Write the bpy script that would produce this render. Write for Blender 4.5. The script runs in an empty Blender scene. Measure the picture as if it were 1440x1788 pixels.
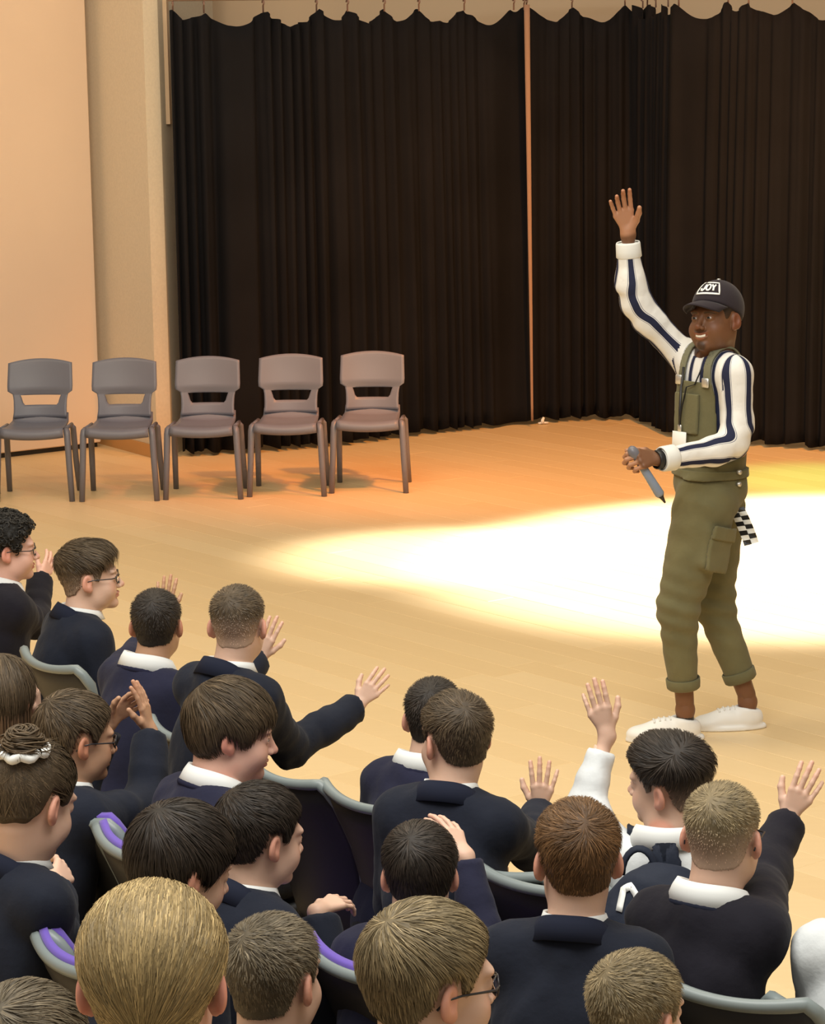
import bpy, math, random
import numpy as np
from mathutils import Matrix, Vector

rng = np.random.RandomState(7)
R = math.radians
SC = bpy.context.scene

# ------------------------------------------------------------------ camera
FPX, CX, CY, YH, HC, ROLL = 4600.0, 720.0, 894.0, 70.0, 2.65, -0.016
PITCH = math.atan((CY - YH) / FPX)
camd = bpy.data.cameras.new('camera'); cam = bpy.data.objects.new('camera', camd)
SC.collection.objects.link(cam); SC.camera = cam
camd.sensor_fit = 'VERTICAL'; camd.sensor_height = 36; camd.lens = 36 * FPX / 1788.0
camd.clip_start = .05; camd.clip_end = 100
CM = Matrix.Translation((0, 0, HC)) @ Matrix.Rotation(math.pi/2 - PITCH, 4, 'X') @ Matrix.Rotation(ROLL, 4, 'Z')
cam.matrix_world = CM
CR = np.array(CM.to_3x3())
CO = np.array([0, 0, HC])
def ray(px, py):
    return CR @ np.array([(px - CX) / FPX, -(py - CY) / FPX, -1.0])
def at_z(px, py, z):
    d = ray(px, py); return CO + d * ((z - HC) / d[2])
def at_y(px, py, y):
    d = ray(px, py); return CO + d * (y / d[1])

# ------------------------------------------------------------------ world, lights, exposure
W = bpy.data.worlds.new('world'); SC.world = W; W.use_nodes = True
W.node_tree.nodes['Background'].inputs[0].default_value = (1.0, .93, .80, 1)
W.node_tree.nodes['Background'].inputs[1].default_value = 0.42
SC.view_settings.view_transform = 'Standard'; SC.view_settings.look = 'None'
SC.view_settings.exposure = -0.05; SC.view_settings.gamma = 1.0
SC.view_settings.use_curve_mapping = False

def light(name, kind, loc, target, energy, color, **kw):
    l = bpy.data.lights.new(name, kind); l.energy = energy; l.color = color
    for k, v in kw.items(): setattr(l, k, v)
    o = bpy.data.objects.new(name, l); SC.collection.objects.link(o)
    o.location = loc
    d = Vector(target) - Vector(loc)
    o.rotation_euler = d.to_track_quat('-Z', 'Y').to_euler()
    return o
light('hall_lamp', 'AREA', (-.5, 4.2, 5.6), (0, 6.2, 0), 385, (1, .97, .90), shape='RECTANGLE', size=5, size_y=3)
light('stage_lamp', 'AREA', (-.5, 9.5, 5.6), (-0.4, 10.5, 0), 200, (1, .86, .62), shape='RECTANGLE', size=5, size_y=2)
light('wall_lamp', 'AREA', (-2.5, 12.5, 5.2), (-3.4, 17.5, 2.6), 72, (1, .72, .46), shape='RECTANGLE', size=2, size_y=1)
SPOTC = at_z(1480, 965, 0)
light('stage_spot', 'SPOT', (SPOTC[0] + 2.5, SPOTC[1] + 1.5, 6.0), SPOTC, 9000, (1, .97, .92), spot_size=R(33), spot_blend=.35, shadow_soft_size=.15)
c2 = at_z(790, 968, 0)
light('stage_spot_left', 'SPOT', (c2[0] + 3.5, c2[1] + .6, 6.0), c2, 6500, (1, .95, .86), spot_size=R(15), spot_blend=.8, shadow_soft_size=.15)
c3 = at_z(1430, 838, 0)
light('green_spot', 'SPOT', (c3[0] + 2.0, c3[1] - 1, 6.0), c3, 1500, (.2, 1, .25), spot_size=R(14), spot_blend=.9, shadow_soft_size=.1)
c4 = at_z(1000, 780, 0)
light('amber_spot', 'SPOT', (c4[0] + 1.5, c4[1] - 5, 6.2), c4, 2200, (1, .36, .04), spot_size=R(50), spot_blend=.9, shadow_soft_size=.2)
c5 = at_z(560, 720, 0)
light('red_spot', 'SPOT', (c5[0] + 3.0, c5[1] - 5, 5.5), at_z(560, 800, .2), 900, (1, .25, .10), spot_size=R(26), spot_blend=.9, shadow_soft_size=.6)

# ------------------------------------------------------------------ material helpers
def mat(name, col=None, rough=.6, spec=.5, attr=False, bump=None, sss=0, sheen=0, metal=0, colnoise=None, coat=0):
    m = bpy.data.materials.new(name); m.use_nodes = True
    nt = m.node_tree; b = nt.nodes['Principled BSDF']
    b.inputs['Roughness'].default_value = rough
    b.inputs['Specular IOR Level'].default_value = spec
    b.inputs['Metallic'].default_value = metal
    b.inputs['Coat Weight'].default_value = coat
    src = None
    if attr:
        a = nt.nodes.new('ShaderNodeAttribute'); a.attribute_name = 'Col'; src = a.outputs['Color']
    else:
        b.inputs['Base Color'].default_value = (*col, 1)
    tc = nt.nodes.new('ShaderNodeTexCoord')
    if colnoise:
        sc, amt = colnoise
        n = nt.nodes.new('ShaderNodeTexNoise'); n.inputs['Scale'].default_value = sc; n.inputs['Detail'].default_value = 4
        nt.links.new(tc.outputs['Object'], n.inputs['Vector'])
        mr = nt.nodes.new('ShaderNodeMapRange'); mr.inputs['To Min'].default_value = 1 - amt; mr.inputs['To Max'].default_value = 1 + amt
        mr.inputs['From Min'].default_value = .3; mr.inputs['From Max'].default_value = .7
        nt.links.new(n.outputs['Fac'], mr.inputs['Value'])
        mx = nt.nodes.new('ShaderNodeVectorMath'); mx.operation = 'SCALE'
        if src: nt.links.new(src, mx.inputs[0])
        else: mx.inputs[0].default_value = col
        nt.links.new(mr.outputs[0], mx.inputs['Scale']); src = mx.outputs[0]
    if src: nt.links.new(src, b.inputs['Base Color'])
    if bump:
        sc, st, dist = bump
        n = nt.nodes.new('ShaderNodeTexNoise'); n.inputs['Scale'].default_value = sc; n.inputs['Detail'].default_value = 3
        nt.links.new(tc.outputs['Object'], n.inputs['Vector'])
        bp = nt.nodes.new('ShaderNodeBump'); bp.inputs['Strength'].default_value = st; bp.inputs['Distance'].default_value = dist
        nt.links.new(n.outputs['Fac'], bp.inputs['Height']); nt.links.new(bp.outputs[0], b.inputs['Normal'])
    if sss:
        b.inputs['Subsurface Weight'].default_value = sss; b.inputs['Subsurface Radius'].default_value = (.012, .005, .003)
        b.inputs['Subsurface Scale'].default_value = 1
    if sheen:
        b.inputs['Sheen Weight'].default_value = sheen; b.inputs['Sheen Roughness'].default_value = .5
    return m
M = {}
M['skin'] = mat('skin', attr=True, rough=.5, spec=.4, sss=.12, bump=(90, .15, .002))
M['hair'] = mat('hair', attr=True, rough=.55, spec=.28)
M['cloth'] = mat('cloth', attr=True, rough=.9, spec=.2, bump=(60, .3, .004), sheen=.05, colnoise=(9, .12))
M['stripe'] = mat('striped_cloth', attr=True, rough=.85, spec=.25, bump=(25, .35, .01))
M['collar'] = mat('white_collar', (.75, .77, .76), rough=.8, spec=.2)
M['eye'] = mat('eyeball', attr=True, rough=.15)
M['teeth'] = mat('teeth', (.85, .82, .72), rough=.3)
M['black'] = mat('black_plastic', (.012, .012, .014), rough=.4)
M['specs'] = mat('spectacle_frame', (.02, .02, .025), rough=.3)
M['lens'] = mat('spectacle_lens', (.9, .95, .95), rough=.05)
_b = M['lens'].node_tree.nodes['Principled BSDF']; _b.inputs['Transmission Weight'].default_value = 1; _b.inputs['IOR'].default_value = 1.05
M['shoe'] = mat('white_leather', (.82, .82, .80), rough=.5)
M['darkshoe'] = mat('black_leather', (.02, .02, .02), rough=.4)
M['silver'] = mat('silver_metal', (.7, .7, .68), rough=.3, metal=.8)
M['mic'] = mat('grey_blue_handle', (.22, .27, .36), rough=.4)
M['paper'] = mat('white_card', (.85, .87, .86), rough=.6)
M['chairgrey'] = mat('blue_grey_plastic', (.155, .16, .20), rough=.45, spec=.5, bump=(400, .1, .001))
M['chairleg'] = mat('grey_steel', (.15, .15, .18), rough=.4, spec=.6)
M['backblack'] = mat('black_chair_shell', (.018, .018, .019), rough=.55, bump=(250, .15, .001))
M['rim'] = mat('grey_chair_rim', (.20, .235, .235), rough=.4)
M['purple'] = mat('purple_cushion', (.13, .075, .42), rough=.9, sheen=.2)
M['curtain'] = mat('black_curtain', (.0095, .0090, .0105), rough=.95, spec=.15, colnoise=(1.3, .25), bump=(8, .2, .02))
M['wall'] = mat('cream_wall', (.74, .56, .38), rough=.85, spec=.2, colnoise=(1.2, .04))
M['panel'] = mat('cream_panel', (.80, .62, .47), rough=.75, spec=.25, colnoise=(.8, .03))
M['pillar'] = mat('pale_pillar', (.70, .62, .49), rough=.85, spec=.2, colnoise=(60, .04), bump=(120, .2, .003))
M['skirt'] = mat('oak_skirting', (.55, .30, .11), rough=.5)
M['rail'] = mat('curtain_rail', (.36, .24, .18), rough=.5)
M['hook'] = mat('curtain_hook', (.25, .15, .12), rough=.5)
M['white'] = mat('white_print', (.85, .87, .85), rough=.7)
M['navyprint'] = mat('navy_cloth', (.014, .018, .04), rough=.9)

# ------------------------------------------------------------------ mesh helpers
def new_mesh(name, V, F, m=None, parent=None, col=None, smooth=True, loc=None, kind=None):
    """V (n,3), F list of lists or (n,4)/(n,3) array or list of such arrays"""
    me = bpy.data.meshes.new(name)
    V = np.asarray(V, np.float32)
    if isinstance(F, np.ndarray): F = [F]
    if isinstance(F, list) and len(F) and isinstance(F[0], np.ndarray):
        loops = np.concatenate([f.ravel() for f in F]) if F else np.zeros(0, int)
        tot = np.concatenate([np.full(len(f), f.shape[1]) for f in F])
    else:
        tot = np.array([len(f) for f in F]); loops = np.array([i for f in F for i in f])
    me.vertices.add(len(V)); me.vertices.foreach_set('co', V.ravel())
    me.loops.add(len(loops)); me.loops.foreach_set('vertex_index', loops.astype(np.int32))
    me.polygons.add(len(tot))
    me.polygons.foreach_set('loop_start', np.concatenate([[0], np.cumsum(tot)[:-1]]).astype(np.int32))
    me.polygons.foreach_set('use_smooth', np.full(len(tot), smooth))
    if col is not None:
        a = me.color_attributes.new('Col', 'FLOAT_COLOR', 'POINT')
        c = np.ones((len(V), 4), np.float32); c[:, :3] = col
        a.data.foreach_set('color', c.ravel())
    me.update(calc_edges=True); me.validate()
    if m: me.materials.append(m)
    o = bpy.data.objects.new(name, me); SC.collection.objects.link(o)
    if parent: o.parent = parent
    if loc is not None: o.location = loc
    if kind: o['kind'] = kind
    return o
def tag(o, label, cat, group=None):
    o['label'] = label; o['category'] = cat
    if group: o['group'] = group
    return o
def empty(name, loc, rz=0):
    o = bpy.data.objects.new(name, None); SC.collection.objects.link(o)
    o.location = loc; o.rotation_euler = (0, 0, rz); o.empty_display_size = .1
    return o
class MB:
    def __init__(s): s.V = []; s.F = []; s.C = []; s.n = 0
    def add(s, V, F, col=None):
        V = np.asarray(V, float)
        s.V.append(V); s.F += [[int(i) + s.n for i in f] for f in F]; s.n += len(V)
        if col is not None:
            c = np.asarray(col, float); s.C.append(np.tile(c, (len(V), 1)) if c.ndim == 1 else c)
        return s
    def box(s, lo, hi, Mx=None, bev=0):
        lo = np.array(lo, float); hi = np.array(hi, float)
        if bev:
            b = bev; V = []; 
            for z, i in ((lo[2], b), (lo[2] + b, 0), (hi[2] - b, 0), (hi[2], b)):
                x0, x1, y0, y1 = lo[0] + i, hi[0] - i, lo[1] + i, hi[1] - i
                V += [(x0 + b*(i == 0), y0, z), (x1 - b*(i == 0), y0, z), (x1, y0 + b*(i == 0), z), (x1, y1 - b*(i == 0), z),
                      (x1 - b*(i == 0), y1, z), (x0 + b*(i == 0), y1, z), (x0, y1 - b*(i == 0), z), (x0, y0 + b*(i == 0), z)]
            F = [list(range(7, -1, -1)), list(range(24, 32))]
            for k in range(3):
                for j in range(8): F.append([k*8 + j, k*8 + (j+1) % 8, k*8 + 8 + (j+1) % 8, k*8 + 8 + j])
        else:
            V = [(x, y, z) for z in (lo[2], hi[2]) for y in (lo[1], hi[1]) for x in (lo[0], hi[0])]
            F = [[0, 2, 3, 1], [4, 5, 7, 6], [0, 1, 5, 4], [2, 6, 7, 3], [0, 4, 6, 2], [1, 3, 7, 5]]
        V = np.array(V)
        if Mx is not None: V = V @ np.array(Mx)[:3, :3].T + np.array(Mx)[:3, 3]
        return s.add(V, F)
    def tube(s, pts, r, n=8, col=None, cap=True, flat=None):
        P = np.array(pts, float); m = len(P)
        rr = np.full(m, r) if np.isscalar(r) else np.array(r, float)
        T = np.gradient(P, axis=0); T /= np.linalg.norm(T, axis=1)[:, None] + 1e-9
        u = np.cross(T[0], (0, 0, 1.)); 
        if np.linalg.norm(u) < .1: u = np.cross(T[0], (1., 0, 0))
        V = []
        for i in range(m):
            u = u - T[i] * (u @ T[i]); u /= np.linalg.norm(u); v = np.cross(T[i], u)
            for k in range(n):
                a = 2 * math.pi * k / n
                fl = flat if flat else 1
                V.append(P[i] + rr[i] * (math.cos(a) * u + fl * math.sin(a) * v))
        F = [[i*n + k, i*n + (k+1) % n, (i+1)*n + (k+1) % n, (i+1)*n + k] for i in range(m-1) for k in range(n)]
        if cap: F += [list(range(n-1, -1, -1)), list(range((m-1)*n, m*n))]
        return s.add(V, F, col)
    def grid(s, G, thick=0, col=None):
        """G (a,b,3) sheet, optionally thickened along its normals"""
        G = np.asarray(G, float); a, b = G.shape[:2]
        du = np.gradient(G, axis=0); dv = np.gradient(G, axis=1)
        N = np.cross(du, dv); N /= np.linalg.norm(N, axis=2)[..., None] + 1e-9
        idx = np.arange(a*b).reshape(a, b)
        q = np.stack([idx[:-1, :-1], idx[1:, :-1], idx[1:, 1:], idx[:-1, 1:]], -1).reshape(-1, 4)
        if not thick:
            return s.add(G.reshape(-1, 3), q.tolist(), col)
        V = np.concatenate([(G + N*thick/2).reshape(-1, 3), (G - N*thick/2).reshape(-1, 3)])
        F = q.tolist() + (q[:, ::-1] + a*b).tolist()
        ring = list(idx[:, 0]) + list(idx[-1, 1:]) + list(idx[:-1, -1][::-1]) + list(idx[0, 1:-1][::-1])
        for i in range(len(ring)):
            p, n2 = ring[i], ring[(i+1) % len(ring)]
            F.append([n2, p, p + a*b, n2 + a*b])
        if col is not None and np.ndim(col) == 2: col = np.concatenate([col, col])
        return s.add(V, F, col)
    def xf(s, Mx):
        Mx = np.array(Mx); s.V = [v @ Mx[:3, :3].T + Mx[:3, 3] for v in s.V]; return s
    def build(s, name, m, parent=None, smooth=True, **k):
        C = np.concatenate(s.C) if s.C else None
        return new_mesh(name, np.concatenate(s.V), s.F, m, parent, col=C, smooth=smooth, **k)

# ------------------------------------------------------------------ signed distance modelling + surface nets
def smin(a, b, k):
    if k <= 0: return np.minimum(a, b)
    h = np.maximum(k - np.abs(a - b), 0) / k
    return np.minimum(a, b) - h*h*k*.25
def smax(a, b, k): return -smin(-a, -b, k)
def rc(p, a, b, ra, rb):
    a = np.asarray(a, np.float32); b = np.asarray(b, np.float32); ba = b - a
    pa = p - a
    t = np.clip(pa @ ba / max(float(ba @ ba), 1e-9), 0, 1)
    q = pa - t[:, None] * ba
    return np.sqrt((q*q).sum(1)) - (ra + (rb - ra) * t)
def ell(p, c, r, Rm=None):
    q = p - np.asarray(c, np.float32)
    if Rm is not None: q = q @ np.asarray(Rm, np.float32)
    r = np.asarray(r, np.float32)
    k0 = np.sqrt(((q / r)**2).sum(1)); k1 = np.sqrt(((q / (r*r))**2).sum(1)) + 1e-9
    return k0 * (k0 - 1) / k1
def fno(p, s, seed=0):
    x, y, z = p[:, 0]*s + seed*1.7, p[:, 1]*s + seed*2.3, p[:, 2]*s + seed*.9
    return (np.sin(x*1.0 + 1.3*np.sin(y*1.1 + z*.7)) * np.cos(y*.9 - .8*np.sin(z*1.3)) + .5*np.sin(2.1*z + 1.7*np.sin(x*1.9)) * np.sin(1.8*y + .5)) * .66
def surfnet(F, lo, hi, h, project=True):
    lo = np.array(lo, float); hi = np.array(hi, float)
    n = np.maximum(np.ceil((hi - lo) / h).astype(int) + 1, 3)
    ax = [lo[i] + h*np.arange(n[i]) for i in range(3)]
    G = np.stack(np.meshgrid(*ax, indexing='ij'), -1).reshape(-1, 3).astype(np.float32)
    D = F(G).reshape(n).astype(np.float32)
    S = D < 0
    c = np.zeros(n - 1, np.int8)
    for i in (0, 1):
        for j in (0, 1):
            for k in (0, 1):
                c += S[i:n[0]-1+i, j:n[1]-1+j, k:n[2]-1+k]
    cells = np.argwhere((c > 0) & (c < 8))
    if len(cells) == 0: return np.zeros((0, 3)), np.zeros((0, 4), int)
    idm = np.full(n - 1, -1, np.int64); idm[tuple(cells.T)] = np.arange(len(cells))
    corn = np.array([(i, j, k) for i in (0, 1) for j in (0, 1) for k in (0, 1)])
    dv = np.stack([D[cells[:, 0]+i, cells[:, 1]+j, cells[:, 2]+k] for i, j, k in corn], 1)
    acc = np.zeros((len(cells), 3)); cnt = np.zeros(len(cells))
    for a in range(8):
        for b in range(a+1, 8):
            if abs(corn[a] - corn[b]).sum() != 1: continue
            m = (dv[:, a] < 0) != (dv[:, b] < 0)
            t = dv[m, a] / (dv[m, a] - dv[m, b])
            acc[m] += corn[a] + t[:, None] * (corn[b] - corn[a]); cnt[m] += 1
    V = lo + h * (cells + acc / cnt[:, None])
    Q = []
    for axn in range(3):
        u, v = (axn+1) % 3, (axn+2) % 3
        sl0 = [slice(None)]*3; sl1 = [slice(None)]*3
        sl0[axn] = slice(0, -1); sl1[axn] = slice(1, None)
        for w in (u, v): sl0[w] = slice(1, -1); sl1[w] = slice(1, -1)
        s0 = S[tuple(sl0)]; s1 = S[tuple(sl1)]
        e = np.argwhere(s0 != s1)
        if len(e) == 0: continue
        inside0 = s0[tuple(e.T)]
        base = e.copy(); base[:, u] += 1; base[:, v] += 1
        def cid(du, dv_):
            q = base.copy(); q[:, u] -= du; q[:, v] -= dv_
            return idm[tuple(q.T)]
        q = np.stack([cid(1, 1), cid(0, 1), cid(0, 0), cid(1, 0)], 1)
        q[~inside0] = q[~inside0][:, ::-1]
        Q.append(q[(q >= 0).all(1)])
    Q = np.concatenate(Q)
    if project:
        Vf = V.astype(np.float32); e = h*.5
        d = F(Vf)
        g = np.stack([F(Vf + np.float32(e)*np.eye(3, dtype=np.float32)[i]) - F(Vf - np.float32(e)*np.eye(3, dtype=np.float32)[i]) for i in range(3)], 1) / (2*e)
        gn = (g*g).sum(1) + 1e-6
        V = V - g * (np.clip(d / gn, -.4*h, .4*h))[:, None]
    return V, Q
def join(parts):
    V = []; Q = []; C = []; n = 0
    for v, q, c in parts:
        V.append(v); Q.append(np.asarray(q) + n); n += len(v)
        c = np.asarray(c, float); C.append(np.tile(c, (len(v), 1)) if c.ndim == 1 else c)
    return np.concatenate(V), [q for q in Q if len(q)], np.concatenate(C)
def nrm(v): v = np.asarray(v, float); return v / (np.linalg.norm(v) + 1e-12)
def ss(a, b, x): t = np.clip((x - a) / (b - a), 0, 1); return t*t*(3 - 2*t)
def lerp(a, b, t): return a + (b - a) * t

#@@ROOM
# ------------------------------------------------------------------ setting
U = nrm([.62, -.785, 0]); Vv = nrm([.785, .62, 0])
def floor_mat(name):
    m = mat(name, (.7, .45, .2), rough=.42, spec=.35)
    nt = m.node_tree; b = nt.nodes['Principled BSDF']
    tc = nt.nodes.new('ShaderNodeTexCoord'); oi = nt.nodes.new('ShaderNodeObjectInfo')
    at = nt.nodes.new('ShaderNodeAttribute'); at.attribute_name = 'Col'
    mp = nt.nodes.new('ShaderNodeMapping'); mp.inputs['Scale'].default_value = (1.2, 14, 1)
    add = nt.nodes.new('ShaderNodeVectorMath'); add.operation = 'ADD'
    nt.links.new(tc.outputs['Object'], mp.inputs['Vector']); nt.links.new(mp.outputs[0], add.inputs[0]); nt.links.new(oi.outputs['Location'], add.inputs[1])
    n = nt.nodes.new('ShaderNodeTexNoise'); n.inputs['Scale'].default_value = 3; n.inputs['Detail'].default_value = 5
    nt.links.new(add.outputs[0], n.inputs['Vector'])
    # plank tone: the object's random number on single planks, the vertex tone on the joined rest
    s = nt.nodes.new('ShaderNodeMath'); s.operation = 'ADD'
    nt.links.new(oi.outputs['Random'], s.inputs[0]); nt.links.new(at.outputs['Fac'], s.inputs[1])
    fr = nt.nodes.new('ShaderNodeMath'); fr.operation = 'FRACT'; nt.links.new(s.outputs[0], fr.inputs[0])
    m1 = nt.nodes.new('ShaderNodeMath'); m1.operation = 'MULTIPLY_ADD'; m1.inputs[1].default_value = .55
    nt.links.new(fr.outputs[0], m1.inputs[0]); 
    m2 = nt.nodes.new('ShaderNodeMath'); m2.operation = 'MULTIPLY'; m2.inputs[1].default_value = .45
    nt.links.new(n.outputs['Fac'], m2.inputs[0]); nt.links.new(m2.outputs[0], m1.inputs[2])
    cr = nt.nodes.new('ShaderNodeValToRGB')
    cr.color_ramp.elements[0].color = (.76, .55, .29, 1); cr.color_ramp.elements[1].color = (.84, .64, .37, 1)
    nt.links.new(m1.outputs[0], cr.inputs['Fac']); nt.links.new(cr.outputs['Color'], b.inputs['Base Color'])
    return m
M['floor'] = floor_mat('floor_boards')
floor = new_mesh('floor', [(-9, -1, -.03), (12, -1, -.03), (12, 24, -.03), (-9, 24, -.03), (-9, -1, -.10), (12, -1, -.10), (12, 24, -.10), (-9, 24, -.10)],
                 [[0, 1, 2, 3], [7, 6, 5, 4], [0, 4, 5, 1], [1, 5, 6, 2], [2, 6, 7, 3], [3, 7, 4, 0]], mat('floor_base', (.12, .07, .03), rough=.8), smooth=False)
floor['kind'] = 'structure'; floor['label'] = 'pale honey wooden hall floor lit by stage lights'
def build_floor():
    PW, PL = .16, 2.0
    pr = random.Random(3)
    def inside(c):
        # project centre to the picture
        q = CR.T @ (np.array([c[0], c[1], 0]) - CO)
        if q[2] > -1: return None
        return CX + FPX*q[0]/-q[2], CY - FPX*q[1]/-q[2]
    g = .0006
    def plank_verts():
        x, y, b = PL/2 - g, PW/2 - g, .0012
        V = [(-x, -y, -.03), (x, -y, -.03), (x, y, -.03), (-x, y, -.03), (-x, -y, -b), (x, -y, -b), (x, y, -b), (-x, y, -b),
             (-x+b, -y+b, 0), (x-b, -y+b, 0), (x-b, y-b, 0), (-x+b, y-b, 0)]
        F = [[8, 9, 10, 11]] + [[i, (i+1) % 4, 4+(i+1) % 4, 4+i] for i in range(4)] + [[4+i, 4+(i+1) % 4, 8+(i+1) % 4, 8+i] for i in range(4)]
        return np.array(V), F
    PVt, PFc = plank_verts()
    cand = []
    for j in range(-90, 175):
        off = pr.random() * PL
        for i in range(-16, 12):
            c = U * (i*PL + off) + Vv * (j*PW)
            if not (-8.7 < c[0] < 8.5 and 2 < c[1] < 22): continue
            pp = inside(c)
            vis = pp is not None and -60 < pp[0] < 1500 and 640 < pp[1] < 1500
            open_ = vis and (pp[1] < 1110 + .32*(pp[0] - 500) and pp[1] < 1330)
            cand.append((0 if open_ else (1 if vis else 2), np.linalg.norm(c - CO), c))
    near = sorted([c for c in cand if c[0] == 0], key=lambda t: t[1])[:290]
    ids = {id(c) for c in near}
    me0 = None; ang = math.atan2(U[1], U[0])
    for _, _, c in near:
        if me0 is None:
            o = new_mesh('plank', PVt, PFc, M['floor'], floor, smooth=False); me0 = o.data
            a = me0.color_attributes.new('Col', 'FLOAT_COLOR', 'POINT'); a.data.foreach_set('color', np.zeros(len(PVt)*4, np.float32))
        else:
            o = bpy.data.objects.new('plank', me0); SC.collection.objects.link(o); o.parent = floor
        o.location = (c[0], c[1], pr.uniform(-.0004, .0004)); o.rotation_euler = (0, 0, ang)
    mb = MB(); ca, sa = math.cos(ang), math.sin(ang)
    Rz = np.array([[ca, -sa, 0], [sa, ca, 0], [0, 0, 1]])
    Vs, Fs, Cs, n = [], [], [], 0
    for t in cand:
        if id(t) in ids: continue
        Vs.append(PVt @ Rz.T + np.array([t[2][0], t[2][1], 0])); Fs.append(np.array(PFc) + n); n += len(PVt)
        Cs.append(np.full((len(PVt), 3), pr.random()))
    o = new_mesh('plank_field', np.concatenate(Vs), [np.concatenate(Fs)], M['floor'], floor, col=np.concatenate(Cs), smooth=False)
    o['kind'] = 'stuff'
build_floor()

def wall_seg(name, a, b, z0, z1, th, m, bev=.0):
    a = np.array(a[:2], float); b = np.array(b[:2], float); d = (b - a); L = np.linalg.norm(d); d /= L
    nn = np.array([-d[1], d[0]])
    Mx = np.eye(4); Mx[:2, 0] = d; Mx[:2, 1] = nn; Mx[:2, 3] = a
    mb = MB(); mb.box((0, 0, z0), (L, th, z1), Mx, bev=bev)
    return mb.build(name, m, smooth=False)
pA = at_z(-320, 838, 0); pB = at_z(177, 781, 0)
w = wall_seg('wall_left', pA, pB, .035, 5.6, .10, M['panel'], bev=.006); w['kind'] = 'structure'
w['label'] = 'pale peach folding wall panel at the left edge'
pl = wall_seg('wall_gap_shadow', pA + np.array([.02, .03, 0]), pB + np.array([-.03, .03, 0]), .0, .035, .06, M['black']); pl.parent = w  # black strip stands in for the shadow in the gap under the panel
pC = at_z(165, 771, 0); pD = at_z(275, 801, 0); pE = at_z(300, 797, 0)
# pillar: plan polygon
def prism(name, pts, z0, z1, m):
    n = len(pts); V = [(p[0], p[1], z0) for p in pts] + [(p[0], p[1], z1) for p in pts]
    F = [list(range(n-1, -1, -1)), list(range(n, 2*n))] + [[i, (i+1) % n, n+(i+1) % n, n+i] for i in range(n)]
    o = new_mesh(name, V, F, m, smooth=False); o['kind'] = 'structure'; return o
dCD = (pD - pC)
pC2 = pC - dCD*.25
back = np.array([.25, 1.4, 0])
pil = prism('wall_pillar', [pC2, pD, pE, pE + back, pC2 + back], 0, 5.6, M['pillar']); pil['label'] = 'pale cream square pillar between the panel and the curtains'
nb = nrm([dCD[1], -dCD[0], 0]); 
if nb[1] > 0: nb = -nb
bd = prism('baseboard_pillar', [pC2 + nb*.015, pD + nb*.015 , pD, pC2], 0, .085, M['skirt'])
# curtain line (plan) from picture points on the floor
CP = [at_z(318, 797, 0), at_z(420, 792, 0), at_z(600, 776, 0), at_z(740, 758, 0), at_z(925, 741, 0)]
CQ = [at_z(918, 741, 0), at_z(1020, 734, 0), at_z(1135, 733, 0)]
CQ2 = [at_z(1120, 735, 0), at_z(1180, 762, 0), at_z(1300, 776, 0), at_z(1440, 786, 0), at_z(1640, 800, 0)]
ZT = at_y(600, 17, CP[2][1])[2]
yb = max(p[1] for p in CP + CQ) + .55
bw = new_mesh('wall_back', [(-9, yb, 0), (9.5, yb, 0), (9.5, yb, 5.6), (-9, yb, 5.6), (-9, yb+.1, 0), (9.5, yb+.1, 0), (9.5, yb+.1, 5.6), (-9, yb+.1, 5.6)],
              [[0, 1, 2, 3], [7, 6, 5, 4], [3, 2, 6, 7], [0, 4, 5, 1], [1, 5, 6, 2], [0, 3, 7, 4]], M['wall'], smooth=False)
bw['kind'] = 'structure'; bw['label'] = 'tan back wall seen above the curtain rail'
for nm_, x_ in (('wall_far_left', -9.0), ('wall_right', 9.5)):
    w_ = wall_seg(nm_, (x_, -1), (x_, yb), -.03, 5.6, .1, M['wall']); w_['kind'] = 'structure'
# boxed-in duct beside the pillar, ends above
q0 = at_y(284, 217, pE[1] + .12); q1 = at_y(297, 217, pE[1] + .12)
tr = prism('trim_1', [(q0[0]-.1, q0[1], 0), (q1[0], q1[1], 0), (q1[0], q1[1]+.2, 0), (q0[0]-.1, q0[1]+.2, 0)], q0[2], 5.6, M['wall'])
tr['label'] = 'tan boxed strip between the pillar and the curtain top'

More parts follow.
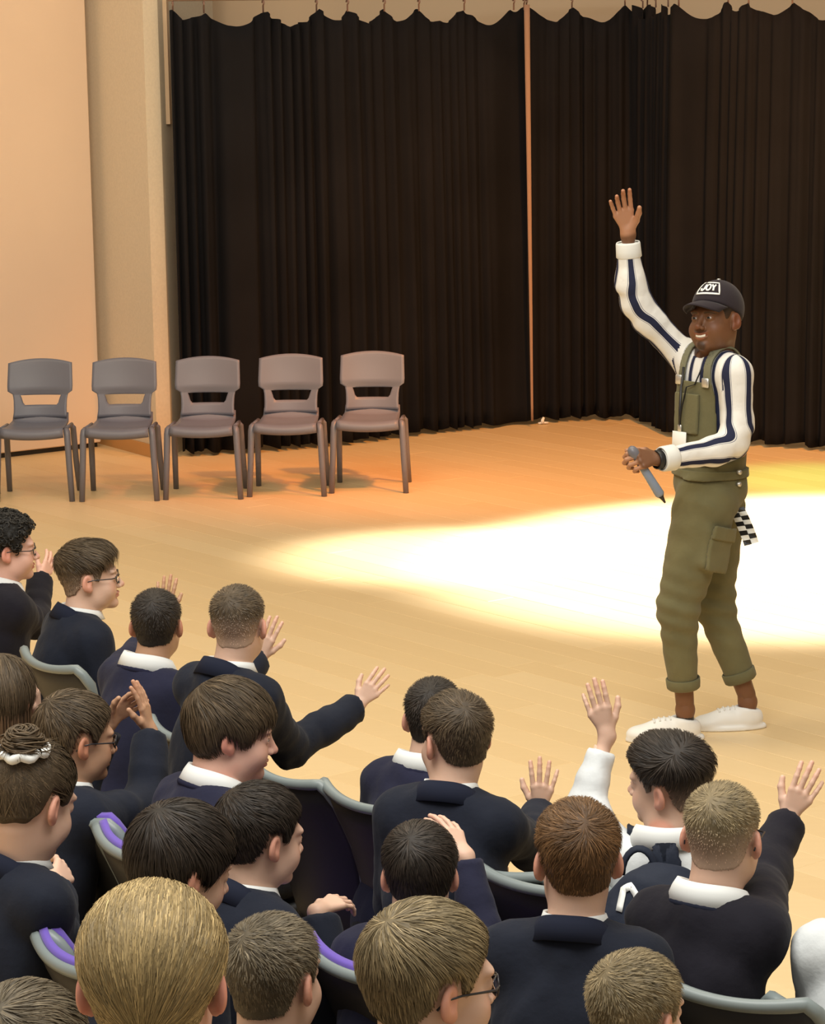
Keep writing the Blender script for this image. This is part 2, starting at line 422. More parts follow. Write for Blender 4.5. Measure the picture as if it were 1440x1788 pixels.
def poly_pt(P, s):
    P = np.array(P)[:, :2]; d = np.linalg.norm(np.diff(P, axis=0), axis=1); c = np.concatenate([[0], np.cumsum(d)])
    s = np.clip(s, 0, c[-1]); i = min(np.searchsorted(c, s, side='right') - 1, len(d) - 1)
    t = (s - c[i]) / d[i]; p = P[i]*(1-t) + P[i+1]*t; dd = (P[i+1]-P[i]) / d[i]
    return p, np.array([dd[1], -dd[0]]), c[-1]     # point, normal towards the camera
def curtain(P, label, seed, fold=.105, lift=.03):
    r = random.Random(seed)
    L = poly_pt(P, 0)[2]; n = int(L / .012) + 1
    root = empty('curtain', (*poly_pt(P, L/2)[0], 0))
    org = np.array([*poly_pt(P, L/2)[0], 0])
    hooks = [0.03]; 
    while hooks[-1] < L - .1: hooks.append(hooks[-1] + r.uniform(.16, .44))
    hooks[-1] = min(hooks[-1], L - .02); H = np.array(hooks)
    ph = np.cumsum([2*math.pi / (fold / .012) * (1 + .5*math.sin(i*.11 + seed) + .35*math.sin(i*.037*2 + 2*seed)) for i in range(n)])
    nz = 26; G = np.zeros((n, nz, 3))
    for i in range(n):
        s = L * i / (n-1); p, nn, _ = poly_pt(P, s)
        k = np.searchsorted(H, s); a = H[max(k-1, 0)]; b = H[min(k, len(H)-1)]
        sag = 0 if b <= a else (.26*(b-a)) * math.sin(math.pi * min(max((s-a)/(b-a), 0), 1))**1
        for j in range(nz):
            t = j / (nz - 1)                                   # 0 floor .. 1 top
            amp = .024 + .020*(1 - t) + .012*math.sin(i*.021 + seed)
            off = amp * (math.sin(ph[i] + .5*math.sin(t*3 + i*.01)) + .35*math.sin(2.3*ph[i] + seed)) + .04*math.sin(i*.013 + t*1.5)
            z = lift + .012*math.sin(ph[i]*.5) + (ZT - sag - lift) * t
            G[i, j] = (p[0] + nn[0]*off - org[0], p[1] + nn[1]*off - org[1], z)
    mb = MB(); mb.grid(G, .006); mb.build('drape', M['curtain'], root)
    for h in H:
        p, nn, _ = poly_pt(P, h)
        m2 = MB(); c = np.array([p[0] - org[0], p[1] - org[1], 0])
        a = np.linspace(0, 1.5*math.pi, 8)
        m2.tube([c + (0, 0, ZT - .012)] + [c + (nn[0]*.012*math.sin(x), nn[1]*.012*math.sin(x), ZT + .035 + .014*(1-math.cos(x))) for x in a], .006, 6)
        m2.build('curtain_hook', M['hook'], root)
    tag(root, label, 'curtain', None)
    mr = MB(); pts = []
    for s in np.linspace(0, L, 12):
        p = poly_pt(P, s)[0]; pts.append((p[0], p[1], ZT + .085))
    mr.tube(pts, .022, 8)
    return root, pts
c1, r1 = curtain(CP, 'black pleated stage curtain left of the narrow gap, behind the chairs', 1)
c2_, r2 = curtain(CQ, 'black pleated stage curtain just right of the narrow gap', 5)
c3_, r3 = curtain(CQ2, 'black pleated stage curtain behind the standing presenter, reaching right edge', 9)
mr = MB(); mr.tube(r1 + r2[1:], .02, 8); rl = mr.build('curtain_rail', M['rail']); tag(rl, 'thin brown curtain rail running along the left and middle curtains', 'rail')
mr = MB(); mr.tube(r3, .02, 8); rl = mr.build('curtain_rail', M['rail']); tag(rl, 'thin brown curtain rail above the right-hand curtain', 'rail')
# narrow pale lining edge hanging in the gap between the curtains
ga = poly_pt(CP, 99)[0]
mb = MB(); t0 = at_y(914.5, 8, ga[1] - .13); t1 = at_y(924.5, 8, ga[1] - .13); b0 = at_y(927, 735, ga[1] - .13); b1 = at_y(931, 735, ga[1] - .13)
Gs = np.array([[lerp(b0, t0, k/24) + np.array([0, .006*math.sin(k*.7), 0]), lerp(b1, t1, k/24) + np.array([0, .006*math.sin(k*.7) , 0])] for k in range(25)])
mb.grid(Gs, .006); gs = mb.build('curtain_lining', mat('tan_lining', (.36, .22, .15), rough=.9)); tag(gs, 'narrow tan strip of lining hanging in the gap between the curtains', 'curtain')

# ------------------------------------------------------------------ plastic chairs in front of the curtain
def plastic_chair():
    root = empty('plastic_chair', (0, 0, 0))
    # front towards -Y; seat
    w = .185
    def prof(t):      # seat side profile: t 0 front lip .. 1 rear
        ys = np.interp(t, [0, .06, .14, .5, .85, 1], [-.205, -.215, -.20, -.03, .13, .165])
        zs = np.interp(t, [0, .06, .14, .5, .85, 1], [.375, .405, .425, .415, .425, .47])
        return ys, zs
    T = np.linspace(0, 1, 22); X = np.linspace(-1, 1, 15)
    G = np.zeros((22, 15, 3))
    for i, t in enumerate(T):
        y, z = prof(t); ww = lerp(w, .165, t)
        for j, x in enumerate(X): G[i, j] = (x*ww, y - .012*(1-x*x)*(t < .1), z + .012*x*x - .004)
    mb = MB(); mb.grid(G, .012); mb.build('seat', M['chairgrey'], root)
    # back: lower rim + uprights + panel in one shell with a slot
    def bw(z):        # half width by height
        return np.interp(z, [.46, .50, .565, .60, .607, .64, .82], [.162, .158, .160, .168, .193, .196, .190])
    Z = np.array([.455, .475, .495, .515, .535, .55, .565, .585, .600, .608, .63, .66, .69, .72, .75, .775, .795, .812])
    X = np.array([-1, -.9, -.78, -.70, -.62, -.5, -.35, -.18, 0, .18, .35, .5, .62, .70, .78, .9, 1])
    def bp(x, z):
        z = .455 + (z - .455)*.90 if z > .455 else z
        arch = .024*(1 - x*x) * ss(.70, .78, z)
        y = .150 + (z - .455)*.30 - .03*x*x + .012*ss(.6, .62, z)*0 - .018*ss(.595, .612, z)
        return (x*bw(z), y, z + arch)
    V = []; idx = {}
    F = []
    def vid(i, j):
        if (i, j) not in idx:
            idx[(i, j)] = len(V); lim = np.interp(Z[i], [.50, .535, .545, .600, .64], [.62, .60, .66, .74, .62]); xj = X[j]; sg_ = 1 if xj > 0 else -1; ax_ = abs(xj)
            ax_ = ax_/.62*lim if ax_ <= .62 else lim + (ax_ - .62)/.38*(1 - lim)
            V.append(bp(sg_*ax_, Z[i]))
        return idx[(i, j)]
    th = np.array([0, .011, 0])
    quads = []
    for i in range(len(Z)-1):
        for j in range(len(X)-1):
            zc = (Z[i]+Z[i+1])/2; xc = (X[j]+X[j+1])/2
            if .533 < zc < .604 and abs(xc) < .62: continue
            quads.append((vid(i, j), vid(i, j+1), vid(i+1, j+1), vid(i+1, j)))
    n = len(V); V = np.array(V); V2 = np.concatenate([V, V + th])
    from collections import Counter
    ec = Counter(); 
    for q in quads:
        F.append(list(q)); F.append([k+n for k in q[::-1]])
        for a, b in zip(q, q[1:] + q[:1]): ec[(a, b)] += 1
    for (a, b) in list(ec):
        if (b, a) not in ec: F.append([b, a, a+n, b+n])
    new_mesh('backrest', V2, F, M['chairgrey'], root)
    for sx in (-1, 1):
        m = MB(); m.tube([(sx*.195, -.155, .425), (sx*.2, -.175, .415), (sx*.204, -.185, .39), (sx*.212, -.195, .2), (sx*.222, -.205, .0)], [.016, .020, .0195, .0185, .017], 12)
        m.build('leg', M['chairleg'], root)
        m = MB(); m.tube([(sx*.19, .06, .418), (sx*.2, .09, .40), (sx*.205, .13, .2), (sx*.212, .185, .0)], [.014, .018, .018, .0165], 12)
        m.build('leg', M['chairleg'], root)
        m = MB(); m.tube([(sx*.193, -.16, .428), (sx*.193, .09, .418)], .012, 8); m.build('side_rail', M['chairleg'], root)
    return root
def copy_tree(o, parent=None):
    c = o.copy(); SC.collection.objects.link(c)
    if parent: c.parent = parent
    for ch in o.children: copy_tree(ch, c)
    return c
pch = plastic_chair()
labs = ['grey plastic chair cut off by the left edge of the frame', 'blue-grey plastic chair in front of the peach panel, leftmost whole one in the row',
        'blue-grey plastic chair in front of the cream pillar', 'mauve-grey plastic chair at the pillar edge, middle of the row',
        'mauve-grey plastic chair against the curtain, second from the right end of row', 'pinkish plastic chair at the right end of the row by the curtain']
for i, (x, y) in enumerate([(-74, 872), (70, 866), (217, 865), (362, 862), (507, 857), (649, 851)]):
    o = pch if i == 0 else copy_tree(pch)
    p = at_z(x, y, 0); o.location = (p[0], p[1] , 0); o.rotation_euler = (0, 0, R(-3 + (3.5 - i)*.8))
    tag(o, labs[i], 'chair', 'plastic chairs in a row before the curtain')
# small white cable connector lying on the floor
p = at_z(947, 741, 0); cw = MB(); cw.tube([(0, 0, .01), (.0, 0, .03), (.01, 0, .05)], [.014, .012, .008], 8); cw.tube([(-.03, 0, .008), (0, 0, .012), (.04, .01, .01)], .008, 6)
cw = cw.build('cable_plug', M['paper'], loc=p); tag(cw, 'tiny white plug lying on floor at the foot of the curtain', 'plug')
# ------------------------------------------------------------------ people
SKIN = {'fair': (.66, .43, .32), 'pink': (.68, .40, .31), 'tan': (.50, .29, .18), 'dark': (.17, .075, .035)}
HAIRC = {'brown': (.075, .052, .030), 'dark': (.026, .019, .014), 'black': (.014, .012, .010), 'sandy': (.19, .145, .078), 'ginger': (.115, .060, .025),
         'blond': (.29, .21, .095), 'ash': (.12, .095, .06)}
def Rz(a): c, s = math.cos(a), math.sin(a); return np.array([[c, -s, 0], [s, c, 0], [0, 0, 1.]])
def Rx(a): c, s = math.cos(a), math.sin(a); return np.array([[1, 0, 0], [0, c, -s], [0, s, c.real]])
def Ry(a): c, s = math.cos(a), math.sin(a); return np.array([[c, 0, s], [0, 1, 0], [-s, 0, c]])

# ---- head: local frame, eyes at z 0, face towards +Y, adult size
def head_base(p, nb, fat=0.0, bare=False):
    d = ell(p, (0, -.014, .034), (.0765, .097, .085))
    d = smin(d, ell(p, (0, .022, -.035), (.060+fat*.5, .068, .080)), .03)
    d = smin(d, rc(p, (-.03-fat*.5, .028, -.070), (.03+fat*.5, .028, -.070), .033+fat*.6, .033+fat*.6), .03)
    nk = rc(p, (0, -.028, -.055), nb, .056+fat*.5, .060+fat*.5)
    d = smin(d, nk, .035)
    return d
def head_field(nb, fat=0., smile=False, adult=False, blink=False):
    def F(p):
        q = p.copy(); q[:, 0] = np.abs(q[:, 0])
        d = head_base(p, nb, fat)
        d = smin(d, ell(q, (0, .074, -.098), (.022, .020, .018)), .025)                     # chin
        d = smin(d, ell(q, (.036+fat*.3, .058+fat*.3, -.040), (.028+fat*.4, .026+fat*.4, .030+fat*.3)), .025)       # cheek
        d = smin(d, ell(q, (.022, .079, .022), (.030, .014, .010)), .02)                  # brow
        d = smax(d, -ell(q, (.032, .102, .000), (.021, .020, .0135)), .012)                # eye socket
        d = smin(d, rc(p, (0, .086, .008), (0, .108, -.030), .0065, .0095), .014)           # nose
        d = smin(d, ell(p, (0, .108, -.033), (.0115, .0105, .0095)), .006)
        d = smin(d, ell(q, (.0125, .098, -.037), (.0075, .010, .007)), .005)
        d = smax(d, -ell(q, (.006, .104, -.044), (.0036, .005, .0035)), .003)
        w = .029 if smile else .023
        zz = .010 if smile else 0
        lip = (q[:, 0]/w)**2 * zz
        q2 = q.copy(); q2[:, 2] -= lip
        d = smin(d, ell(q2, (0, .088, -.060), (w, .012, .0055)), .006)
        d = smin(d, ell(q2, (0, .087, -.071 - (.005 if smile else 0)), (w*.88, .011, .0062)), .006)
        d = smax(d, -ell(q2, (0, .099, -.0655 - (.0015 if smile else 0)), (w*1.0, .010, .0052 if smile else .0016)), .003)
        # lids
        lid = ell(q, (.0315, .078, .000), (.0155, .0150, .0145))
        slit = ell(q, (.0315, .094, -.0005), (.0125, .016, .0022 if blink else .0042))
        d = smin(d, smax(lid, -slit, .002), .006)
        # ear
        e = Ry(R(-6)) @ Rz(R(-24))
        ear = ell(q, (.082, -.012, -.006), (.0095, .019, .030), Rz(R(26)) @ Rx(R(-12)))
        lob = ell(q, (.077, -.004, -.030), (.007, .010, .012))
        ear = smin(ear, lob, .01)
        ear = smax(ear, -ell(q, (.092, -.006, -.002), (.009, .010, .018), Rz(R(26))), .005)
        d = smin(d, ear, .007)
        return d
    return F
def head_colors(V, skin, stubble=False, smile=False, adult=False):
    c = np.tile(np.array(skin), (len(V), 1)).astype(float)
    q = V.copy(); q[:, 0] = np.abs(q[:, 0])
    def mixc(mask, col):
        nonlocal c
        c = c * (1 - mask[:, None]) + np.array(col) * mask[:, None]
    red = np.array(skin) * (np.array([1.05, .72, .68]))
    mixc(.75 * ss(.030, .0, np.linalg.norm((q - (.042, .068, -.032)), axis=1)), red)
    mixc(.8 * ss(.018, .0, np.linalg.norm((q - (.0, .112, -.033)), axis=1)), red)
    ear = ss(.074, .084, q[:, 0]) * ss(.05, .03, np.abs(q[:, 1] + .012)); mixc(.8*ear, red)
    w = .029 if smile else .023
    q2 = q.copy(); q2[:, 2] -= (q[:, 0]/w)**2 * (.010 if smile else 0)
    lips = ss(1.25, .9, np.sqrt((q2[:, 0]/w)**2 + ((q2[:, 2] + .066)/.0135)**2)) * ss(.082, .088, q[:, 1])
    mixc(.8*lips, np.array(skin) * (.85, .5, .5) if not adult else np.array(skin)*(1.5, 1.1, 1.1))
    return c
# ---- hair
YL = np.array([-.13, -.08, -.055, -.040, -.030, .010, .017, .030, .045, .062, .085, .12])
ZL = np.array([-.062, -.060, -.052, -.030, .024, .024, -.004, -.008, .028, .050, .066, .072])
STY = {
 #        top   side  nape  messy fringe  comb-direction (x,y,z)      strand len
 'crop': dict(top=.013, side=.006, nape=.004, mess=.6, comb=(.25, .9, 0), L=.016, lift=.35),
 'fade': dict(top=.012, side=.0025, nape=.0015, mess=.2, comb=(0, .8, 0), L=.012, lift=.5, fade=1),
 'quiff': dict(top=.026, side=.006, nape=.004, mess=.3, comb=(.5, .9, .1), L=.034, lift=.35, fade=.5),
 'mid': dict(top=.020, side=.013, nape=.010, mess=.45, comb=(.3, .7, 0), L=.034, lift=.18),
 'floppy': dict(top=.024, side=.024, nape=.014, mess=.35, comb=(.15, .9, -.2), L=.052, lift=.10, fringe=.035, down=.028),
 'curly': dict(top=.034, side=.024, nape=.014, mess=1.6, comb=(0, .2, 0), L=.030, lift=.5, curl=1, down=.01),
 'spiky': dict(top=.018, side=.008, nape=.005, mess=.8, comb=(.2, .8, .1), L=.026, lift=.5),
 'tied': dict(top=.016, side=.012, nape=.008, mess=.15, comb=(0, 0, 0), L=.085, lift=.0, tie=(0, -.100, -.050), down=0),
 'bun': dict(top=.020, side=.016, nape=.014, mess=.8, comb=(0, 0, 0), L=.075, lift=.02, tie=(0, -.085, .095), down=0),
 'long': dict(top=.018, side=.022, nape=.03, mess=.2, comb=(0, 0, -1.5), L=.11, lift=.0, down=.05, longh=1),
}
def make_hair(P, Rh, hs, nb, style, color, seed, fat, parent, nst, h=.0042, comb=None, skinrgb=(.6, .38, .27)):
    st = dict(STY[style]); r = np.random.RandomState(seed)
    for q_ in ('top', 'side', 'nape'): st[q_] *= .8
    st['lift'] *= .62
    if comb: st['comb'] = comb
    down = st.get('down', 0); fr = st.get('fringe', 0)
    ZLs = ZL.copy(); 
    ZLs[4:6] -= down; ZLs[6:9] -= down*.6; ZLs[0:4] -= down*.3; ZLs[8:] -= fr * np.array([.5, .9, 1, 1])
    if style in ('tied', 'bun'): ZLs[4:6] -= .004
    off = r.uniform(0, 20)
    def mask(p):
        return p[:, 2] - np.interp(p[:, 1], YL, ZLs) + .004*fno(p, 70, off)
    def thick(p):
        m = mask(p)
        up = ss(.015, .085, p[:, 2]); bk = ss(-.02, -.07, p[:, 2])
        T = lerp(st['side'], st['top'], up); T = lerp(T, st['nape'], bk)
        T = T * (1 + .10*st['mess']*fno(p, 45, off) + .13*st['mess']*fno(p, 95, off + 3))
        if style == 'quiff': T = T * (1 + .5*ss(.0, .07, p[:, 1]) * up)
        if style == 'curly': T = T + .006*np.abs(fno(p, 75, off))
        sharp = .006 if st.get('fade') or style in ('crop', 'fade') else .016
        return lerp(-.009, T, ss(-.004, sharp + .3*np.clip(T, 0, .03), m))
    def B(p): return head_base(p, nb, fat)
    def F(p): return B(p) - thick(p)
    parts = []
    base = np.array(HAIRC[color])
    V, Q = surfnet(F, (-.125, -.15, -.12 - down*.6), (.125, .135, .17), h/hs)
    mk = mask(V.astype(np.float32)) 
    ok = (mk > -.012)
    # keep shell only where hair is
    keep = ok[Q].all(1); Q = Q[keep]
    used = np.unique(Q); rem = np.full(len(V), -1); rem[used] = np.arange(len(used)); V = V[used]; Q = rem[Q]
    skinc = np.array(skinrgb) * (.82, .86, .84)
    fadeamt = st.get('fade', 0)
    def ctone(V):
        c = np.tile(base, (len(V), 1))
        ph = fno(V, 60, off)*.5 + fno(V*[3, 1, 1], 110, off + 1)*.5
        c = c * (1 + .35*ph)[:, None]
        if fadeamt:
            z0 = .045 + .01*fno(V, 30, off)
            f = fadeamt * .86 * ss(z0 + .01, z0 - .09, V[:, 2] + .25*np.maximum(V[:, 1], 0))
            c = c*(1-f[:, None]) + skinc*f[:, None]
        return np.clip(c, .004, 1)
    parts.append((V, Q, ctone(V) * (.75 if not fadeamt else .95)))
    # strands
    tri = V[Q]; area = np.linalg.norm(np.cross(tri[:, 1]-tri[:, 0], tri[:, 3]-tri[:, 0]), axis=1)
    cz = tri.mean(1); mm = mask(cz.astype(np.float32)) > .003
    area = area * mm; Q_cap_c = cz
    n = nst
    fi = r.choice(len(Q), n, p=area/area.sum())
    w = r.rand(n, 2); a = V[Q[fi, 0]]; b = V[Q[fi, 1]]; c_ = V[Q[fi, 2]]; d_ = V[Q[fi, 3]]
    p0 = (a*(1-w[:, :1]) + b*w[:, :1])*(1-w[:, 1:]) + (d_*(1-w[:, :1]) + c_*w[:, :1])*w[:, 1:]
    cen = np.array([0, -.005, .01])
    whorl = np.array([.012*(1 if seed % 2 else -1), -.065, .105])
    tie = st.get('tie')
    tl = thick(p0.astype(np.float32))
    Lr = st['L'] * np.clip(tl / max(st['top'], .01), .25, 1.2) * r.uniform(.7, 1.25, n)
    if tie is not None or st.get('longh'): Lr = st['L'] * r.uniform(.7, 1.2, n)
    K = 4 if st['L'] > .02 else 3
    pts = [p0]; 
    cm = np.array(st['comb'])
    tw = fno(p0, 38, off)*.9*st['mess'] + .3*r.randn(n)*st['mess']
    pos = p0.copy()
    for k in range(1, K):
        nn = pos - cen; nn /= np.linalg.norm(nn, axis=1)[:, None]
        if tie is not None:
            v = np.array(tie) - pos
        elif st.get('longh'):
            v = np.tile([0, -.1, -1.], (n, 1)) + .5*(pos - [0, 0, .14])*[6, 4, 0]
        else:
            v = (pos - whorl); v /= np.linalg.norm(v, axis=1)[:, None]
            v = v + cm * ss(.02, .09, pos[:, 2])[:, None] + np.array([0, 0, -.35]) * ss(.07, .0, pos[:, 2])[:, None]
        v = v - nn * (v*nn).sum(1)[:, None]
        v /= np.linalg.norm(v, axis=1)[:, None] + 1e-6
        bi = np.cross(nn, v)
        if st.get('curl'): ang = tw*1.5 + k*1.6*np.sign(tw)
        else: ang = tw*.7
        v = v*np.cos(ang)[:, None] + bi*np.sin(ang)[:, None]
        pos = pos + v * (Lr/(K-1))[:, None]
        dd = F(pos.astype(np.float32)) if tie is not None or st['L'] > .02 else np.zeros(n)
        nn = pos - cen; nn /= np.linalg.norm(nn, axis=1)[:, None]
        lift = st['lift'] * Lr * (k/(K-1)) * .8 + .0012
        if tie is not None or st['L'] > .02:
            inner = np.minimum(dd, .02)
            pos = pos - nn * (np.where(dd < 0, dd, inner*.5) - lift*(.4 if k == K-1 else .5))[:, None] 
        else:
            pos = pos + nn * (lift/(K-1))[:, None]
        pts.append(pos)
    pts = np.stack(pts, 1)                                   # n,K,3
    dirn = np.gradient(pts, axis=1)
    nn = pts - cen; sd = np.cross(dirn, nn); sd /= np.linalg.norm(sd, axis=2)[..., None] + 1e-9
    # random roll about the strand so the blades catch light differently
    nnu = nn / np.linalg.norm(nn, axis=2)[..., None]
    ra = r.uniform(-.5, .5, n)[:, None, None]
    sd = sd*np.cos(ra) + nnu*np.sin(ra)
    wid = r.uniform(.0007, .0016, n) * (1.2 if st['L'] > .03 else .9)
    prof = np.linspace(1, .15, K)
    Lp = pts - sd * (wid[:, None]*prof)[..., None]; Rp = pts + sd * (wid[:, None]*prof)[..., None]
    SV = np.concatenate([Lp, Rp], 1).reshape(-1, 3)
    i0 = np.arange(n)[:, None]*2*K + np.arange(K-1)[None]
    SQ = np.stack([i0, i0+1, i0+1+K, i0+K], -1).reshape(-1, 4)
    tone = np.exp(.30*r.randn(n)) * (1 + .25*fno(p0, 50, off))
    col = ctone(p0) * np.clip(tone, .4, 2.4)[:, None] * 1.12
    cc = np.repeat(col, 2*K, axis=0)
    if fadeamt:      # few strands on the faded sides
        zz = p0[:, 2] + r.uniform(-.02, .02, n)
        ksel = np.where(r.rand(n) < np.clip(1.15 - fadeamt*ss(.05, -.03, zz)*.6, 0, 1))[0]
        SQ = SQ.reshape(n, K-1, 4)[ksel].reshape(-1, 4)
    parts.append((SV, SQ, cc))
    if st.get('curl'):
        mbc = MB(); cf = Q_cap_c[mm][r.choice(int(mm.sum()), 420)]
        for c0 in cf:
            n0 = nrm(c0 - cen); a1 = nrm(np.cross(n0, r.randn(3))); a2 = np.cross(n0, a1); rr_ = r.uniform(.006, .011); e0 = r.uniform(0, 6)
            mbc.tube([c0 + n0*(.001 + .004*math.sin(x*.7)) + (a1*math.cos(e0+x) + a2*math.sin(e0+x))*rr_*(1 - .08*x) for x in np.linspace(0, 4.6, 8)], [.0012] + [.0028]*6 + [.0008], 5, col=base*r.uniform(.7, 2.2))
        parts.append((np.concatenate(mbc.V), np.array([f for f in mbc.F if len(f) == 4]), np.concatenate(mbc.C)))
    V, Q, C = join(parts)
    V = P + (V*hs) @ Rh.T
    return new_mesh('hair', V, Q, M['hair'], parent, col=C)

# ---- hand (hand-local: wrist at 0, fingers +Y, palm faces -Z); side +1 left hand (thumb +X), -1 right hand
def hand_prims(side, curl=(.15, .12, .12, .18), spread=1.0, thumb=.4, grip=False):
    fingers = []
    kx = [.031, .0105, -.0105, -.030]; ky = [.088, .093, .089, .079]
    Ls = [(.040, .024, .019), (.044, .027, .020), (.040, .025, .019), (.032, .019, .017)]
    rr = [.0092, .0095, .009, .008]; fan = [.10, .02, -.07, -.18]
    for i in range(4):
        p = np.array([kx[i]*side, ky[i], 0.]); a = fan[i]*spread*side; bend = 0
        segs = []; rad = rr[i]
        for j, L in enumerate(Ls[i]):
            bend += curl[i] * (1.0 if j == 0 else 1.25) * (1.6 if grip else 1)
            d = np.array([math.sin(a)*math.cos(bend), math.cos(a)*math.cos(bend), -math.sin(bend)])
            q = p + d*L; segs.append((p, q, rad, rad*.92)); p = q; rad *= .92
        fingers.append(segs)
    palm = [((.006*side, .0, 0), (kx[i]*side*.95, ky[i]-.004, 0), .0165, .0115) for i in range(4)]
    tb = [((.016*side, .018, -.006), (.040*side, .046, -.013), .0165, .0130),
          ((.040*side, .046, -.013), ((.040+.022*math.cos(thumb))*side, .046+.030, -.016-.02*math.sin(thumb)), .0125, .0105),
          (((.040+.022*math.cos(thumb))*side, .076, -.016-.02*math.sin(thumb)), ((.040+.030*math.cos(thumb))*side, .100, -.018-.036*math.sin(thumb)), .0105, .0085)]
    return fingers, palm, tb
def hand_field(side, fore, rw, **kw):
    fingers, palm, tb = hand_prims(side, **kw)
    def F(p):
        d = None
        for a, b, ra, rb in palm:
            e = rc(p, a, b, ra, rb); d = e if d is None else smin(d, e, .016)
        # flatten palm
        d = smax(d, np.abs(p[:, 2]) - .0155, .01)
        d = smin(d, rc(p, (0, -.005, 0), (0, .012, 0), .019, .017), .02)
        if fore is not None: d = smin(d, rc(p, (0, -.008, 0), fore, rw, rw*1.45), .022)
        for f in fingers:
            e = None
            for a, b, ra, rb in f:
                g = rc(p, a, b, ra, rb); e = g if e is None else smin(e, g, .003)
            d = smin(d, e, .006)
        e = None
        for a, b, ra, rb in tb:
            g = rc(p, a, b, ra, rb); e = g if e is None else smin(e, g, .006)
        d = smin(d, e, .010)
        return d
    return F
def hand_mesh(wrist, d, palm_n, side, elbow, hs, skin, h=.0030, fore_len=.07, palmcol=None, **kw):
    y = nrm(d); z = -np.array(palm_n, float); z = nrm(z - y*(z@y)); x = np.cross(y, z)
    Rw = np.stack([x, y, z], 1)
    fore = Rw.T @ (np.array(elbow) - wrist) / hs
    fd = nrm(fore); L = fore_len/hs
    ext = fd*L
    lo = np.minimum([-.095, -.03, -.10], ext - .035); hi = np.maximum([.095, .20, .05], ext + .035)
    F0 = hand_field(side, fore, .0215, **kw)
    lim = np.float32(L)
    F = lambda p: np.maximum(F0(p), -(p @ np.asarray(-fd, np.float32)) - lim)
    V, Q = surfnet(F, lo, hi, h/hs)
    c = np.tile(np.array(skin), (len(V), 1)).astype(float)
    if palmcol is not None:
        pm = ss(.004, -.008, V[:, 2]) * ss(-.01, .01, V[:, 1]); c = c*(1-pm[:, None]) + np.array(palmcol)*pm[:, None]
    tip = ss(.13, .17, V[:, 1])*.35; c = c*(1 - tip[:, None]) + c*np.array([1.05, .8, .78])*tip[:, None]
    return wrist + (V*hs) @ Rw.T, Q, c

def ik(S, Wt, a, b, pole):
    S = np.array(S, float); Wt = np.array(Wt, float); d = Wt - S; L = np.linalg.norm(d)
    if L > (a+b)*.985: k = L/((a+b)*.985); a *= k; b *= k
    x = (a*a - b*b + L*L) / (2*L); hgt = math.sqrt(max(a*a - x*x, 1e-6)); u = d/L
    pl = np.array(pole, float); pl = nrm(pl - u*(pl@u))
    return S + u*x + pl*hgt

def collar_ring(parent, name, C, axis, fwd, rx, ry, stand, fall, flare, m, gap=.16, drop=.035, th=.004, point=0.0):
    """turn-down collar round the neck: C centre, axis up, fwd front"""
    ax = nrm(axis); f = nrm(np.array(fwd) - ax*(np.array(fwd)@ax)); s = np.cross(f, ax)
    n = 44; rows = []
    for i in range(n+1):
        a = gap + (2*math.pi - 2*gap) * i/n             # 0 = front
        ca, sa = math.cos(a), math.sin(a)
        dz = -drop * (.5 + .5*ca)**1.5
        fr = ss(.4, .95, ca)
        dirv = s*sa*rx + f*ca*ry
        u = nrm(dirv); base = C + dirv + ax*dz
        fl = fall*(1 + point*fr)
        rows.append([base, base + ax*stand*.6 + u*.001, base + ax*stand, base + ax*(stand + .003) + u*flare*.35,
                     base + ax*(stand - fl*.3) + u*(flare*.85), base + ax*(stand - fl) + u*(flare*1.25 + .004)])
    mb = MB(); mb.grid(np.array(rows), th)
    return mb.build(name, m, parent)

def glasses(parent, P, Rh, hs, col='specs', w=1.0):
    root = MB(); 
    for s in (-1, 1):
        a = np.linspace(0, 2*math.pi, 19)
        ring = [(s*.033 + .0235*math.cos(t), .1005 - .010*abs(math.cos(t))*(1 if math.cos(t)*s > 0 else 0), -.004 + .018*math.sin(t)) for t in a]
        root.tube(ring, .0016, 6, cap=False)
        root.tube([(s*.056, .091, .002), (s*.076, .075, .003), (s*.0835, .01, .004), (s*.083, -.018, -.001), (s*.080, -.032, -.016)], [.0022, .0022, .0018, .0018, .002], 6)
    root.tube([(-.0105, .101, .0), (0, .104, .003), (.0105, .101, .0)], .0015, 6)
    root.V = [P + (v*hs) @ Rh.T for v in root.V]
    g = root.build('glasses', M[col], parent)
    for s in (-1, 1):
        a = np.linspace(0, 2*math.pi, 17)[:-1]
        V = [(s*.033 + .0232*math.cos(t), .0995 - .010*abs(math.cos(t))*(1 if math.cos(t)*s > 0 else 0), -.004 + .0178*math.sin(t)) for t in a]
        V = np.array(V); V = np.concatenate([V, V + [0, .0012, 0]]); n = 16
        F = [list(range(n-1, -1, -1)), list(range(n, 2*n))] + [[i, (i+1) % n, n+(i+1) % n, n+i] for i in range(n)]
        new_mesh('lens', P + (V*hs) @ Rh.T, F, M['lens'], g)
    return g
def eyes(parent, P, Rh, hs):
    for s in (-1, 1):
        n, m_ = 16, 12; V = []; C = []
        for i in range(m_+1):
            th = math.pi*i/m_
            for j in range(n):
                ph = 2*math.pi*j/n; d = (math.sin(th)*math.cos(ph), math.cos(th), math.sin(th)*math.sin(ph))
                V.append((s*.0315 + .0126*d[0], .0785 + .0126*d[1], .0126*d[2]))
                C.append((.012, .010, .010) if th < .28 else ((.07, .05, .03) if th < .55 else (.75, .72, .68)))
        F = [[i*n+j, i*n+(j+1) % n, (i+1)*n+(j+1) % n, (i+1)*n+j] for i in range(m_) for j in range(n)]
        new_mesh('eye', P + (np.array(V)*hs) @ Rh.T, F, M['eye'], parent, col=C)
        # eyebrow
    return
